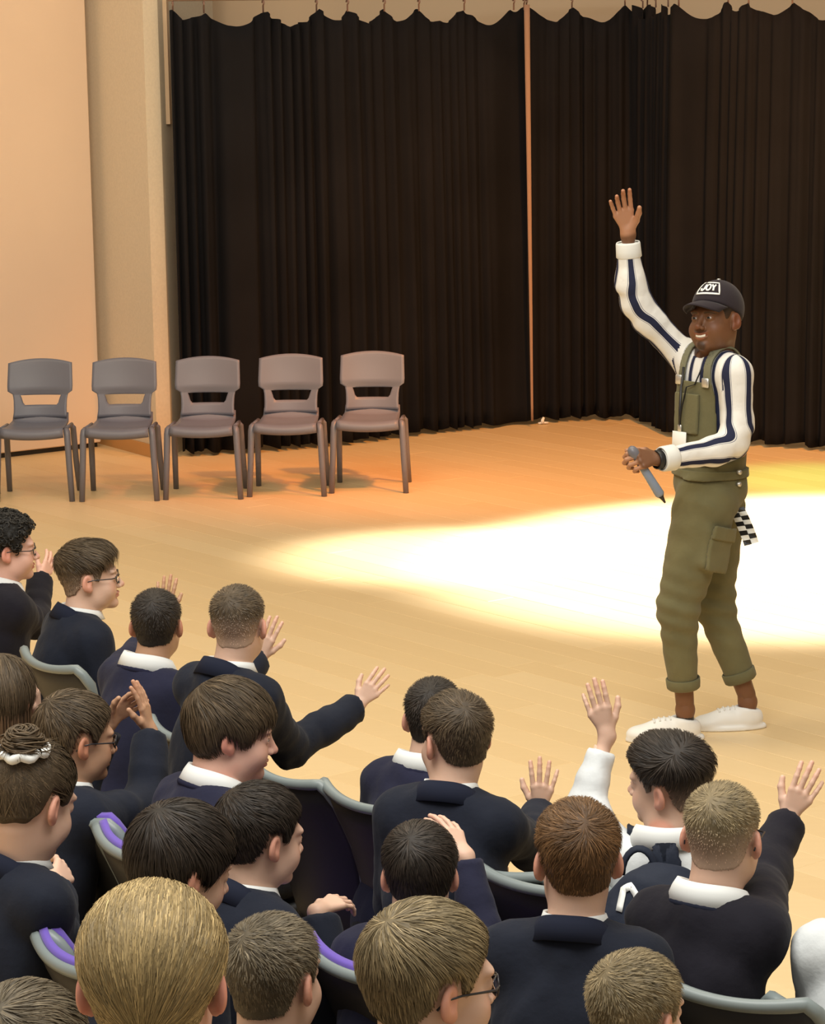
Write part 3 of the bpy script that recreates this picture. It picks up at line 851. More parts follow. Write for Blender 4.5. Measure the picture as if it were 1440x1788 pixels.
def shoe_mesh(parent, name, heel, toe_dir, L, m, pitch=0):
    f = nrm([toe_dir[0], toe_dir[1], 0]); s = np.array([f[1], -f[0], 0]); Rw = np.stack([s, f, [0, 0, 1]], 1)
    k = L / .28
    def F(p):
        d = ell(p, (0, .042, .042), (.041, .058, .056))
        d = smin(d, ell(p, (.0, .12, .038), (.044, .080, .050)), .03)
        d = smin(d, ell(p, (.004, .205, .026), (.046, .062, .034)), .03)
        d = smin(d, rc(p, (0, .045, .05), (0, .050, .072), .041, .042), .02)
        d = smax(d, -p[:, 2], .006)
        d = smax(d, p[:, 2] - .088 - .25*(p[:, 1] - .05), .008)
        d = smax(d, -ell(p, (0, .048, .115), (.034, .046, .050)), .006)
        sole = smax(ell(p, (0, .12, .006), (.050, .150, .05)), np.abs(p[:, 2] - .011) - .011, .006)
        return smin(d, sole, .006)
    V, Q = surfnet(F, (-.07, -.05, -.02), (.07, .30, .14), .006)
    o = new_mesh(name, np.array(heel) + (V*k) @ Rw.T, Q, m, parent)
    for j in range(4):
        y = .100 + j*.020
        zz = np.linspace(.13, .02, 80); pl_ = []
        for x in (-.022, -.011, 0, .011, .022):
            dd = F(np.stack([np.full(80, x), np.full(80, y + .003*(1 - abs(x)/.022)), zz], 1).astype(np.float32)); pl_.append((x, y + .003, zz[np.argmax(dd < 0)] + .0015))
        mb = MB(); mb.tube(pl_, .0042, 5)
        mb.V = [np.array(heel) + (v*k) @ Rw.T for v in mb.V]; mb.build('lace', m, o)
    return o

# ---- seated pupil
NAVY = {'blazer': (.012, .015, .026), 'sweater': (.017, .018, .040), 'black': (.011, .010, .016)}
def pupil(px, py, zh, label, hs=.93, byaw=52, hyaw=20, pitch=4, roll=0, lean=8, top='blazer', skin='fair', hair='brown', style='crop',
          seed=1, fat=0., w=1.0, arms=None, spec=None, nst=2600, shrug=0, sleeve_col=None, comb=None, near=True, sbend=0, hunch=.03, legs=True):
    P = at_z(px, py, zh); sk = np.array(SKIN[skin]); hs = hs*.90; w = w*.80
    Rb = Rz(-R(byaw)); ln = R(lean)
    hb = 1.0                                         # body scale
    # hip position
    fw = Rb @ np.array([0, 1., 0]); up = np.array([0, 0, 1.])
    tdir = nrm(up*math.cos(ln) + fw*math.sin(ln))
    NBw = P - .116*hs*nrm(up*math.cos(ln*.6) + fw*(math.sin(ln*.6) + .20))
    Lt = (NBw[2] - .54) / tdir[2]
    H0w = NBw - tdir*Lt
    E = empty('person', (H0w[0], H0w[1], 0), -R(byaw))
    o = np.array([H0w[0], H0w[1], 0])
    toL = lambda v: Rb.T @ (np.asarray(v, float) - o)
    Pl = toL(P); NB = toL(NBw); H0 = toL(H0w)
    Rh = Rb.T @ Rz(-R(hyaw)) @ Rx(-R(pitch)) @ Ry(R(roll))
    nbh = Rh.T @ (NB + np.array([0, -.005, -.02]) - Pl) / hs
    t = nrm(NB - H0); s = np.array([1., 0, 0]); g = np.cross(t, s); g = g if g[1] > 0 else -g
    g = nrm(g - t*(g@t))
    sh_z = .078
    SL = NB - t*sh_z - s*.145*w - g*.005 ; SR = NB - t*sh_z + s*.145*w - g*.005
    arms = arms or {}
    J = {}
    la, lb = .225, .205
    for side, S in (('L', SL), ('R', SR)):
        sg = -1 if side == 'L' else 1
        a = arms.get(side)
        if a:
            S2 = S.copy(); Ww = at_y(a['w'][0], a['w'][1], P[1] + a['w'][2]); Wl = toL(Ww)
            if Wl[2] > S[2] + .05: S2 = S + t*.02
            T = toL(at_y(a['t'][0], a['t'][1], P[1] + a['w'][2] + a['t'][2]))
            El = ik(S2, Wl, la, lb, toL(o + np.array(a.get('pole', (0, 0, -1)))) if 'pole' in a else np.array([sg*.4, -.1, -1]))
            if 'e' in a:
                El = toL(at_y(a['e'][0], a['e'][1], P[1] + a['e'][2]))
            J[side] = (S2, El, Wl, nrm(T - Wl), a)
        else:
            Wl = np.array([sg*.07, .27, .64]); El = ik(S, Wl, la, lb, np.array([sg*.6, -.5, -1]))
            J[side] = (S, El, Wl, nrm([-sg*.5, .8, -.1]), None)
    # clothing
    bulk = {'blazer': .008, 'sweater': .0, 'black': .006, 'shirt': -.004}[top]
    ca = H0 + t*(Lt*.62) - g*hunch*.6; cb = H0 + t*(Lt*.30) - g*hunch*.5
    Rt = np.stack([s, g, t], 1)
    off = seed*1.31
    arm_p = []
    for side in 'LR':
        S, El, Wl, hd, a = J[side]
        ext = (a or {}).get('bare', .0)
        cw = lerp(Wl, El, .06 + ext)
        arm_p.append((S, El, Wl, cw))
    def torso(p):
        d = ell(p, H0 + t*.03 - g*.01, ((.155+fat)*w, .110+fat, .13), Rt)
        d = smin(d, ell(p, cb, ((.140+fat)*w, .096+fat, .19), Rt), .06)
        d = smin(d, ell(p, ca, ((.160+fat*.7)*w, .098+fat*.6, .165), Rt), .06)
        d = smin(d, rc(p, SL + s*.03, SR - s*.03, .048, .048), .05)
        d = smin(d, rc(p, NB - t*.045 - g*.02, SL + s*.03*w, .046, .044), .045)
        d = smin(d, rc(p, NB - t*.045 - g*.02, SR - s*.03*w, .046, .044), .045)
        d = smax(d, (p - (NB - t*.004)) @ np.asarray(t, np.float32), .012)
        return d
    def cloth(p):
        d = torso(p) - bulk
        for S, El, Wl, cw in arm_p:
            u = rc(p, S, El, .050 + bulk*.5, .043 + bulk)
            fd = nrm(Wl - El)
            v = rc(p, El, Wl, .042 + bulk, .033 + bulk*1.1)
            v = smax(v, (p - cw) @ np.asarray(fd, np.float32), .004)
            am = smin(u, v, .03)
            # elbow creases
            de = np.linalg.norm(p - np.asarray(El, np.float32), axis=1)
            am = am + .0045*np.sin(de*130 + off) * np.exp(-(de/.09)**2)
            d = smin(d, am, .035)
        d = d + .0055*fno(p, 15, off) + .0035*fno(p*np.array([1.6, 1.6, .7], np.float32), 30, off + 2)
        return d
    allp = np.array([H0, NB, SL, SR] + [x for q in arm_p for x in q[:3]])
    lo = allp.min(0) - .15; hi = allp.max(0) + .10; lo[2] = max(lo[2], .40) if near else max(lo[2], .5); lo[1] = min(lo[1], -.19)
    hc = .011
    Vc, Qc = surfnet(cloth, lo, hi, hc)
    cc = np.array(NAVY.get(top if top != 'shirt' else 'blazer'))
    if top == 'shirt': cc = np.array((.68, .71, .72))
    new_mesh({'blazer': 'blazer', 'sweater': 'sweater', 'black': 'sweater', 'shirt': 'shirt'}[top], Vc, Qc, M['cloth'], E, col=cc)
    # collar
    nax = nrm(Pl - NB + np.array([0, -.03, 0])); Cn = NB - t*.012
    if top == 'blazer':
        collar_ring(E, 'blazer_collar', Cn - t*.012 - g*.008, t + .1*g, g, .064, .062, .028, .040, .014, M['blazerc'], gap=.35, drop=.10, th=.006)
        collar_ring(E, 'shirt_collar', Cn + t*.002, nax, g, .0535, .055, .026, .022, .006, M['collar'], gap=.1, drop=.03)
    else:
        if top != 'shirt':
            mb = MB(); pts = []
            for i in range(33):
                a = 2*math.pi*i/32; pts.append(Cn + s*.076*math.sin(a) + g*(.072*math.cos(a)) - t*(.018 + .055*(.5+.5*math.cos(a))**2) - g*.006)
            mb.tube(pts, .0095, 8, cap=False); mb.build('neckband', M['blazerc'] if top != 'sweater' else M['sweaterc'], E)
        collar_ring(E, 'shirt_collar', Cn + t*.004 - g*.004, nax + .2*t, g, .059, .058, .030, .038, .017, M['collar'], gap=.12, drop=.045, point=.5)
    # skin body: head fine, hands fine, hidden trunk coarse, one mesh
    parts = []
    HF = head_field(nbh, fat*.6)
    cutn = float((Rh.T @ (NB - t*.05 - Pl) / hs)[2])
    Vh, Qh = surfnet(HF, (-.105, -.125, min(cutn, -.15)), (.105, .125, .13), .0042 if near else .006)
    ch = head_colors(Vh, sk)
    parts.append((Pl + (Vh*hs) @ Rh.T, Qh, ch))
    hands = []
    for side in 'LR':
        S, El, Wl, hd, a = J[side]
        sgn = 1 if side == 'L' else -1      # thumb side sign in hand frame
        if a:
            pn = toL(o + np.array(a.get('palm', (0, -1, 0))))
            kw = dict(curl=a.get('curl', (.15, .12, .12, .18)), spread=a.get('spread', 1), thumb=a.get('thumb', .4))
            fl = .06 + a.get('bare', 0)*lb*1.15
            parts.append(hand_mesh(Wl, hd, pn, sgn, El, hs*.82, sk, h=.0030, fore_len=fl, **kw))
        elif legs:
            parts.append(hand_mesh(Wl, hd, (0, -.3, -1), sgn, El, .82, sk, h=.006, fore_len=.05, curl=(.35, .35, .4, .4)))
    def trunk(p):
        d = torso(p) + .035
        for S, El, Wl, cw in arm_p:
            d = smin(d, rc(p, S, El, .032, .028), .02); d = smin(d, rc(p, El, Wl, .028, .022), .01)
            d = smax(d, -(rc(p, Wl, Wl, .03, .03)), .005)
        for sx in (-1, 1):
            d = smin(d, rc(p, (sx*.075, 0, .53), (sx*.095, .36, .53), .05, .04), .02)
            d = smin(d, rc(p, (sx*.095, .36, .53), (sx*.10, .37, .10), .038, .028), .02)
        return d
    Vt, Qt = surfnet(trunk, np.minimum(lo, [-.2, -.16, .06]), np.maximum(hi, [.2, .5, .6]), .024, project=False)
    parts.append((Vt, Qt, sk))
    V, Q, C = join(parts); new_mesh('body', V, Q, M['skin'], E, col=C)
    eyes(E, Pl, Rh, hs)
    M_h = make_hair(Pl, Rh, hs, nbh, style, hair, seed, fat*.6, E, nst, comb=comb, skinrgb=SKIN[skin])
    if spec: glasses(E, Pl, Rh, hs, spec)
    if legs:
        def tr(p):
            d = ell(p, (0, 0, .54), (.155*w, .135, .10))
            for sx in (-1, 1):
                d = smin(d, rc(p, (sx*.075, .02, .535), (sx*.095, .37, .535), .070, .056), .03)
                d = smin(d, rc(p, (sx*.095, .37, .53), (sx*.10, .38, .10), .056, .050), .02)
            d = smax(d, .075 - p[:, 2], .01)
            return d + .003*fno(p, 22, off)
        Vr, Qr = surfnet(tr, (-.25, -.19, .05), (.25, .50, .65), .017)
        new_mesh('trousers', Vr, Qr, M['cloth'], E, col=(.010, .010, .013))
        for sx in (-1, 1):
            shoe_mesh(E, 'shoe', (sx*.10, .34, 0), (sx*.1, 1, 0), .24, M['darkshoe'])
    tag(E, label, 'person')
    return dict(E=E, o=o, Rb=Rb, P=P, Pl=Pl, Rh=Rh, hs=hs, NB=NB, t=t, s=s, g=g, H0=H0, cloth=cloth, toL=toL, J=J, Lt=Lt)
M['blazerc'] = mat('blazer_collar', (.012, .015, .030), rough=.9, spec=.2)
M['sweaterc'] = mat('sweater_band', (.016, .017, .040), rough=.9, spec=.2)

# ---- audience chair: black shell with a grey rim, local +Y is where the sitter looks
def hall_chair(loc, yaw, label, cushion=False, ztop=.93, wtop=.185):
    root = empty('audience_chair', (loc[0], loc[1], 0), -R(yaw))
    def edge(x):           # top height over x in -1..1: raised shoulders, dipped middle
        return ztop - .022*(1 - abs(x)**2.2) - .055*ss(.86, 1.0, abs(x))
    X = np.linspace(-1, 1, 25); T = np.linspace(0, 1, 10)
    G = np.zeros((len(T), 25, 3))
    for i, t in enumerate(T):
        for j, x in enumerate(X):
            z = lerp(.47, edge(x), t); y = -.17 - .30*(z - .47) - .045*ss(.6, 1, t)*.6 + .05*x*x*(.4 + .6*t)
            G[i, j] = (x*lerp(wtop*.84, wtop, ss(0, .7, t)), y, z)
    mb = MB(); mb.grid(G, .014); mb.build('backrest', M['backblack'], root)
    mr = MB(); pts = []
    side = [G[i, 0] for i in range(3, len(T)-1)] ; top = [G[-1, j] for j in range(25)]; side2 = [G[i, -1] for i in range(len(T)-2, 2, -1)]
    pts = side + top + side2
    rad = [.009]*len(side) + [.0125 + .003*abs(x)**2 for x in X] + [.009]*len(side2)
    rad[0] = rad[-1] = .004
    mr.tube(pts, rad, 8); mr.build('rim', M['rim'], root)
    if cushion:
        Gc = G.copy()[2:]; Gc[:, :, 1] += .010; Gc[:, :, 2] += .019; Gc[:, :, 0] *= .95
        mc = MB(); mc.grid(Gc, .017); mc.build('back_cushion', M['purple'], root)
    ms = MB(); Gs = np.array([[(x*.2, y, .445 + .012*x*x - .02*ss(.16, .24, y)) for x in np.linspace(-1, 1, 13)] for y in np.linspace(-.2, .24, 12)])
    ms.grid(Gs, .02); ms.build('seat', M['purple'] if cushion else M['backblack'], root)
    for sx in (-1, 1):
        for y0, y1 in ((.17, .20), (-.15, -.20)):
            m2 = MB(); m2.tube([(sx*.17, y0, .435), (sx*.19, y0 + (y1-y0)*.3, .41), (sx*.205, y1, 0)], .011, 8); m2.build('leg', M['chairleg'], root)
    tag(root, label, 'chair', 'black shell chairs of the seated audience')
    return root

KID = {}
# px, py of the eye-level centre of each head, then head height above the floor
K = [
 dict(k='A', px=14, py=958, zh=1.10, hyaw=78, pitch=2, style='curly', hair='black', top='black', spec='specs', skin='pink', fat=.012, w=1.08, seed=3, byaw=60,
      label='person in dark blazer and glasses with short curly black hair at the far left', arms={'R': dict(w=(72, 1010, .25), t=(96, 968, .1), palm=(-.6, .6, 0)), }),
 dict(k='B', px=157, py=1008, zh=1.10, hyaw=82, pitch=-2, style='quiff', hair='brown', top='blazer', spec='specs', seed=4, byaw=62, lean=10,
      label='person in navy blazer and thin glasses with quiffed brown hair, seen in profile at left'),
 dict(k='C', px=274, py=1092, zh=1.10, hyaw=6, pitch=2, style='crop', hair='dark', top='sweater', seed=5, byaw=40, hs=.88, lean=14, skin='tan', w=.95,
      label='person in navy sweater and white collar with close-cropped dark hair, hand up before face', arms={'L': dict(w=(284, 1075, .45), t=(292, 1012, 0), palm=(0, 1, 0))}),
 dict(k='D', px=416, py=1092, zh=1.19, hyaw=10, pitch=2, style='fade', hair='brown', top='blazer', seed=6, byaw=42, hs=.92, lean=10, w=.98, skin='fair',
      label='person in navy blazer with short faded hair reaching right arm out over the floor',
      arms={'R': dict(w=(626, 1232, .30), e=(505, 1305, .12), t=(668, 1180, .02), palm=(.3, 1, .1), curl=(.22, .2, .2, .25)), 'L': dict(w=(452, 1150, .42), t=(470, 1095, 0), palm=(.3, 1, 0))}),
 dict(k='E', px=134, py=1290, zh=1.07, hyaw=62, pitch=6, style='mid', hair='brown', top='blazer', spec='specs', seed=7, byaw=52, hs=.95, skin='tan', lean=12,
      label='person in dark blazer and glasses clapping, behind the bun-haired person',
      arms={'R': dict(w=(262, 1276, .20), t=(244, 1200, 0), palm=(-1, .2, .1), curl=(.1, .08, .08, .1), spread=1.3), 'L': dict(w=(192, 1262, .30), t=(232, 1222, 0), palm=(.6, -.8, 0), curl=(.3, .3, .3, .3))}),
 dict(k='F', px=406, py=1278, zh=1.13, hyaw=84, pitch=10, style='floppy', hair='brown', top='sweater', seed=8, byaw=55, hs=1.0, fat=.016, w=1.14, skin='pink', lean=20, nst=4200,
      label='person in navy sweater with floppy brown fringe smiling in profile'),
 dict(k='G', px=758, py=1256, zh=1.04, hyaw=12, pitch=4, style='crop', hair='dark', top='sweater', seed=9, byaw=38, hs=.9, lean=14,
      label='person in navy sweater and white collar half hidden behind the neighbour by the open floor'),
 dict(k='H', px=794, py=1292, zh=1.15, hyaw=-28, pitch=2, style='spiky', hair='brown', top='blazer', seed=10, byaw=20, hs=.93, lean=10,
      label='person in navy blazer with short ruffled brown hair turned slightly left, right hand out',
      arms={'R': dict(w=(944, 1418, .30), t=(948, 1352, .0), palm=(0, 1, 0), curl=(.12, .1, .1, .15), spread=1.6)}),
 dict(k='I', px=1168, py=1368, zh=1.12, hyaw=-58, pitch=0, roll=-8, style='quiff', hair='dark', top='shirt', seed=11, byaw=10, hs=0.91, lean=6, comb=(.9, -.2, 0),
      label='person in white shirt wearing a navy backpack, left arm raised high',
      arms={'L': dict(w=(1058, 1284, .15), e=(1020, 1408, .10), t=(1032, 1190, .0), palm=(0, 1, 0), bare=.16, curl=(.1, .1, .1, .2), spread=.5)}),
 dict(k='J', px=1262, py=1462, zh=1.17, hyaw=22, pitch=4, style='fade', hair='sandy', top='black', spec='specs', seed=12, byaw=38, hs=.93, fat=.004, w=1.0, lean=14,
      label='person in dark sweater with shaved fair hair and glasses, right arm up',
      arms={'R': dict(w=(1376, 1432, .35), e=(1330, 1530, .22), t=(1416, 1352, 0), palm=(.2, 1, 0), curl=(.15, .12, .12, .2))}),
 dict(k='K', px=1008, py=1502, zh=1.18, hyaw=-2, pitch=2, style='spiky', hair='ginger', top='blazer', seed=13, byaw=14, hs=.97, w=1.08, lean=8, nst=4200,
      label='person in navy blazer with short reddish brown hair seen from directly behind'),
 dict(k='L', px=456, py=1462, zh=1.10, hyaw=56, pitch=8, style='mid', hair='dark', top='blazer', seed=14, byaw=50, hs=.93, lean=16, nst=3600,
      label='person in navy blazer with thick dark hair turned right, in front of the floppy-haired one',
      arms={'R': dict(w=(556, 1592, .05), t=(592, 1572, .05), palm=(0, .3, -1), curl=(.4, .4, .4, .4))}),
 dict(k='M', px=318, py=1514, zh=1.16, hyaw=58, pitch=18, style='floppy', hair='dark', top='blazer', seed=15, byaw=48, hs=1.0, lean=18, nst=4200,
      label='person with thick dark fringe and head bowed, just behind the blond-haired one'),
 dict(k='N', px=733, py=1528, zh=1.05, hyaw=2, pitch=6, style='mid', hair='dark', top='sweater', seed=16, byaw=30, hs=.9, lean=12, nst=3600,
      label='person with dark tousled hair and both ears showing, hand raised at right',
      arms={'R': dict(w=(812, 1492, .22), t=(772, 1424, .06), palm=(-.6, .7, 0), curl=(.2, .2, .2, .25), spread=1.4)}),
 dict(k='girl_long', px=2, py=1218, zh=1.08, hyaw=12, pitch=2, style='long', hair='brown', top='blazer', seed=17, byaw=50, hs=.93, nst=4200,
      label='person with long straight brown hair at the left edge, fingers raised',
      arms={'R': dict(w=(66, 1250, .15), t=(62, 1190, 0), palm=(-1, 0, 0), curl=(.4, .4, .4, .4))}),
 dict(k='girl_bun', px=54, py=1398, zh=1.15, hyaw=38, pitch=20, style='bun', hair='brown', top='blazer', seed=18, byaw=52, hs=1.06, nst=4600,
      label='person in dark blazer with messy brown bun tied by a white scrunchie',
      arms={'R': dict(w=(96, 1546, .25), t=(122, 1505, .1), palm=(-.7, .3, -.5), curl=(.5, .5, .5, .5))}),
 dict(k='O', px=268, py=1716, zh=1.42, hyaw=2, pitch=6, style='tied', hair='blond', top='blazer', seed=19, byaw=20, hs=1.19, nst=9000, skin='pink',
      label='person with blond hair pulled back in a ponytail, front and near bottom left'),
 dict(k='P', px=480, py=1708, zh=1.12, hyaw=30, pitch=4, style='crop', hair='ash', top='blazer', seed=20, byaw=30, hs=.96, nst=4600,
      label='person with short greyish brown hair and big right ear, between blond ponytail and glasses wearer'),
 dict(k='Q', px=752, py=1716, zh=1.26, hyaw=62, pitch=4, style='mid', hair='sandy', top='blazer', spec='specs', seed=21, byaw=45, hs=1.06, nst=6000,
      label='person with thick sandy hair and dark-rimmed glasses at bottom centre'),
 dict(k='RR', px=1112, py=1772, zh=1.10, hyaw=42, pitch=6, style='crop', hair='sandy', top='blazer', seed=22, byaw=35, hs=0.92, nst=4600,
      label='person with short sandy hair at the bottom, below the dark sweater wearer'),
 dict(k='S', px=50, py=1862, zh=1.20, hyaw=30, pitch=6, style='mid', hair='ash', top='blazer', seed=23, byaw=30, hs=1.05, nst=4600,
      label='person whose dark head top just enters the bottom left corner', legs=False),
 dict(k='T', px=1560, py=1500, zh=1.16, hyaw=-10, pitch=2, style='mid', hair='brown', top='shirt', seed=24, byaw=20, hs=.95, w=1.15,
      label='person in white shirt cut off by the right edge of the frame'),
]

ONLY = None
for d in K:
    if ONLY and d['k'] not in ONLY.split(','): continue
    k = d.pop('k'); KID[k] = pupil(**d)

# ------------------------------------------------------------------ the presenter
def presenter():
    base = at_z(1215, 1284, 0); Yp = base[1]; o = np.array([base[0], base[1], 0.])
    E = empty('person', o)
    Wp = lambda x, y, dy=0: at_y(x, y, Yp + dy) - o
    sk = np.array(SKIN['dark']); pal = np.array((.42, .21, .12))
    f = nrm([-.74, -.67, 0]); s = nrm([f[1], -f[0], 0])     # s points to his right (image left, away)
    s = -s if s[1] < 0 else s
    # joints
    neck = Wp(1247, 635, .03); headc = Wp(1249, 558, .0)
    shR = Wp(1200, 628, .16); elR = Wp(1104, 530, .12); wrR = Wp(1095, 408, .10)
    shL = Wp(1284, 655, -.12); elL = Wp(1288, 782, -.16); wrL = Wp(1152, 802, -.34)
    chest = Wp(1243, 690, .03); belly = Wp(1240, 780, .03); pel = Wp(1240, 850, .02)
    hpL = Wp(1232, 880, -.07); knL = Wp(1183, 1062, -.10); anL = Wp(1196, 1232, -.06)
    hpR = Wp(1246, 880, .10); knR = Wp(1246, 1052, .10); anR = Wp(1305, 1218, .10)
    up = nrm(neck - pel); s = nrm(s - up*(s@up)); g = nrm(np.cross(s, up)); 
    if g @ f < 0: g = -g
    Rt = np.stack([s, g, up], 1)
    H = lambda v: np.asarray(v, np.float32)
    def trunk(p, b=0):
        d = ell(p, chest, (.150, .105, .19), Rt)
        d = smin(d, ell(p, belly, (.138, .110, .17), Rt), .06)
        d = smin(d, rc(p, shL + .015*s, shR - .03*s, .058, .058), .06)
        d = smin(d, rc(p, neck - up*.02, shL + .02*s + up*.02, .050, .050), .05)
        d = smin(d, rc(p, neck - up*.02, shR - .03*s + up*.0, .050, .050), .05)
        d = smin(d, ell(p, pel, (.150, .118, .11), Rt), .05)
        return d - b
    def stripes(V, kind, A=None, B_=None, ref=None, k0=0):
        if kind == 'torso': ph = ((V - chest) @ s + .5) / .062
        else:
            ax = nrm(B_ - A); e1 = nrm(ref - ax*(ref@ax)); e2 = np.cross(ax, e1)
            q = V - A; ph = np.arctan2(q@e2, q@e1) / (2*math.pi) * 4.5 + k0 + 8
        return np.stack([ph, np.zeros(len(V)), np.zeros(len(V))], 1)
    # shirt
    cfR = lerp(wrR, elR, .13); cfL = lerp(wrL, elL, .02)
    def sleeve(p, S, El, Wl, cf, r0, r1, r2):
        fd = nrm(Wl - El); a_ = lerp(El, S, .30); b_ = lerp(El, Wl, .30); m_ = El*.5 + a_*.25 + b_*.25
        d = smin(rc(p, S, a_, r0, r1), rc(p, a_, m_, r1, r1), .03); d = smin(d, rc(p, m_, b_, r1, r1*.97), .03)
        v = smax(rc(p, b_, Wl, r1*.96, r2), (p - H(cf)) @ H(fd), .004)
        d = smin(d, v, .03)
        de = np.linalg.norm(p - H(El), axis=1)
        return d + .004*np.sin(de*120) * np.exp(-(de/.08)**2) + .003*fno(p, 22, 1)
    waist = float(((Wp(1240, 828, 0) - neck) @ up))
    def shirt(p):
        d = trunk(p)
        d = smax(d, -((p - H(neck)) @ H(up)) + np.float32(waist - .04), .01)
        d = smin(d, sleeve(p, shR, elR, wrR, cfR, .060, .056, .036), .045)
        d = smin(d, sleeve(p, shL, elL, wrL, cfL, .062, .056, .036), .03)
        hole = rc(p, neck - up*.01 + g*.01, neck + up*.12 + g*.02, .060, .075)
        vcut = smax(ell(p, neck + g*.10 - up*.05, (.045, .07, .10), Rt), -hole*0 - 1, .01)
        d = smax(d, -hole, .01)
        return d + .003*fno(p, 18, 4) + .0015*fno(p, 40, 6)
    pts = np.array([chest, belly, shR, elR, wrR, shL, elL, wrL, neck]); lo = pts.min(0) - .13; hi = pts.max(0) + .10
    hi[2] = cfR[2] + .05
    V, Q = surfnet(shirt, lo, hi, .0062)
    def limb_phase(V, S, El, Wl, k0):
        du = rc(V.astype(np.float32), S, El, 0, 0); df = rc(V.astype(np.float32), El, Wl, 0, 0)
        w_ = ss(-.05, .05, du - df)[:, None]; ref = np.array([0, -1., .15])
        return stripes(V, 'limb', S, El, ref, k0)*(1 - w_) + stripes(V, 'limb', El, Wl, ref, k0)*w_
    def on_limb(p, S, El, Wl, sg):
        du = rc(p.astype(np.float32), S, El, 0, 0); df = rc(p.astype(np.float32), El, Wl, 0, 0)
        side = ((p - S) @ s)*sg; dt = trunk(p.astype(np.float32))
        return (np.minimum(du, df) < .085) & ((side > .0) | (dt > .022)) & ((side > -.03) | (df < .075))
    tri = V[Q].mean(1); n0 = len(V); VV = [V]; CC = [stripes(V, 'torso')]; Q2 = Q.copy()
    for k_, (S, El, Wl, cf, sg, k0) in enumerate(((shR, elR, wrR, cfR, 1, .5), (shL, elL, wrL, cfL, -1, .02))):
        m = on_limb(tri, S, El, Wl, sg); Q2[m] = Q[m] + n0*(k_+1); cl_ = limb_phase(V, S, El, Wl, k0)
        fd = nrm(Wl - El); u = (V - cf) @ fd; cl_[(u > -.05) & (rc(V.astype(np.float32), El, Wl, 0, 0) < .075), 1] = 1
        VV.append(V); CC.append(cl_)
    V = np.concatenate(VV); c = np.concatenate(CC); used = np.unique(Q2); rem = np.full(len(V), -1); rem[used] = np.arange(len(used)); V = V[used]; c = c[used]; Q = rem[Q2]
    new_mesh('striped_shirt', V, Q, M['stripe'], E, col=c)
    for (Wl, El, cf) in ((wrR, elR, cfR), (wrL, elL, cfL)):
        fd = nrm(Wl - El); u = nrm(np.cross(fd, [.3, 1, .2])); v = np.cross(fd, u)
        mb = MB(); G = np.array([[cf + fd*z + (u*math.cos(a) + v*math.sin(a))*(.0415 + r_) for a in np.linspace(0, 2*math.pi, 28)] for z, r_ in ((-.055, .003), (-.052, .0055), (-.03, .0045), (-.004, .0035), (.002, .0015), (.0, -.002))])
        mb.grid(G, .003); mb.build('cuff', M['collar'], E)
    # dungarees: trousers + bib + straps
    OL = np.array((.165, .150, .078))
    hemL = lerp(anL, knL, .20); hemR = lerp(anR, knR, .20)
    def trs(p):
        d = ell(p, pel + up*.01, (.155, .122, .125), Rt)
        d = smin(d, ell(p, belly - up*.02, (.146, .114, .12), Rt), .05)
        top = (p - H(belly - up*.03)) @ H(up) - .3*((p - H(belly)) @ H(-g)); 
        d = smax(d, top, .006)
        for hp, kn, an, hem in ((hpL, knL, anL, hemL), (hpR, knR, anR, hemR)):
            u = rc(p, hp, kn, .120, .078); v = rc(p, kn, an, .076, .050)
            v = smax(v, (p - H(hem)) @ H(nrm(an - kn)), .004)
            leg = smin(u, v, .03)
            dk = np.linalg.norm(p - H(kn), axis=1); leg = leg + .0065*np.sin(p[:, 2]*95 + p[:, 0]*25) * np.exp(-(dk/.13)**2)
            leg = leg + .004*np.sin(p[:, 2]*60 + p[:, 1]*40 + p[:, 0]*30)*np.exp(-(np.linalg.norm(p - H(hp), axis=1)/.16)**2)
            d = smin(d, leg, .03)
        # cargo pocket on the near thigh
        oc = lerp(hpL, knL, .40) - s*.088 + g*.00; ax = nrm(knL - hpL)
        Rp = np.stack([nrm(np.cross(ax, -s)), -s, ax], 1)
        q = np.abs((p - H(oc)) @ H(Rp)); bx = smax(smax(q[:, 0] - .062, q[:, 2] - .080, .03), q[:, 1] - .030, .03)
        d = smin(d, bx, .02)
        return d + .004*fno(p, 17, 2) + .002*fno(p, 36, 3)
    lp = np.array([belly, hpL, knL, anL, hpR, knR, anR])
    V, Q = surfnet(trs, lp.min(0) - .16, lp.max(0) + .15, .0078)
    new_mesh('trousers', V, Q, M['olive'], E)
    axl = nrm(knL - hpL); oc = lerp(hpL, knL, .40) - s*.10 - g*.015; Rp = np.stack([nrm(np.cross(axl, -s)), -s, axl], 1)
    def cargo(p):
        q = np.abs((p - H(oc)) @ H(Rp)); return np.maximum(np.abs(trs(p) - .007) - .006, smax(smax(q[:, 0] - .070, q[:, 2] - .085, .02), q[:, 1] - .14, .01))
    Vc, Qc = surfnet(cargo, oc - .16, oc + .16, .006); new_mesh('cargo_pocket', Vc, Qc, M['olive'], E)
    def flap(p):
        q = (p - H(oc)) @ H(Rp); return np.maximum(np.abs(trs(p) - .014) - .005, np.maximum.reduce([np.abs(q[:, 0]) - .074, np.abs(q[:, 2] + .062) - .026, np.abs(q[:, 1]) - .14]))
    Vc, Qc = surfnet(flap, oc - .17, oc + .17, .006); new_mesh('pocket_flap', Vc, Qc, M['olive'], E)
    def band(p):
        z_ = (p - H(pel)) @ H(up); return np.maximum(np.abs(trs(p) - .004) - .005, np.abs(z_ - .062 - .12*((p - H(pel)) @ H(g))*-.25) - .015)
    Vc, Qc = surfnet(band, pel - [.25, .25, .1], pel + [.25, .25, .22], .006); new_mesh('waistband', Vc, Qc, M['olive'], E)
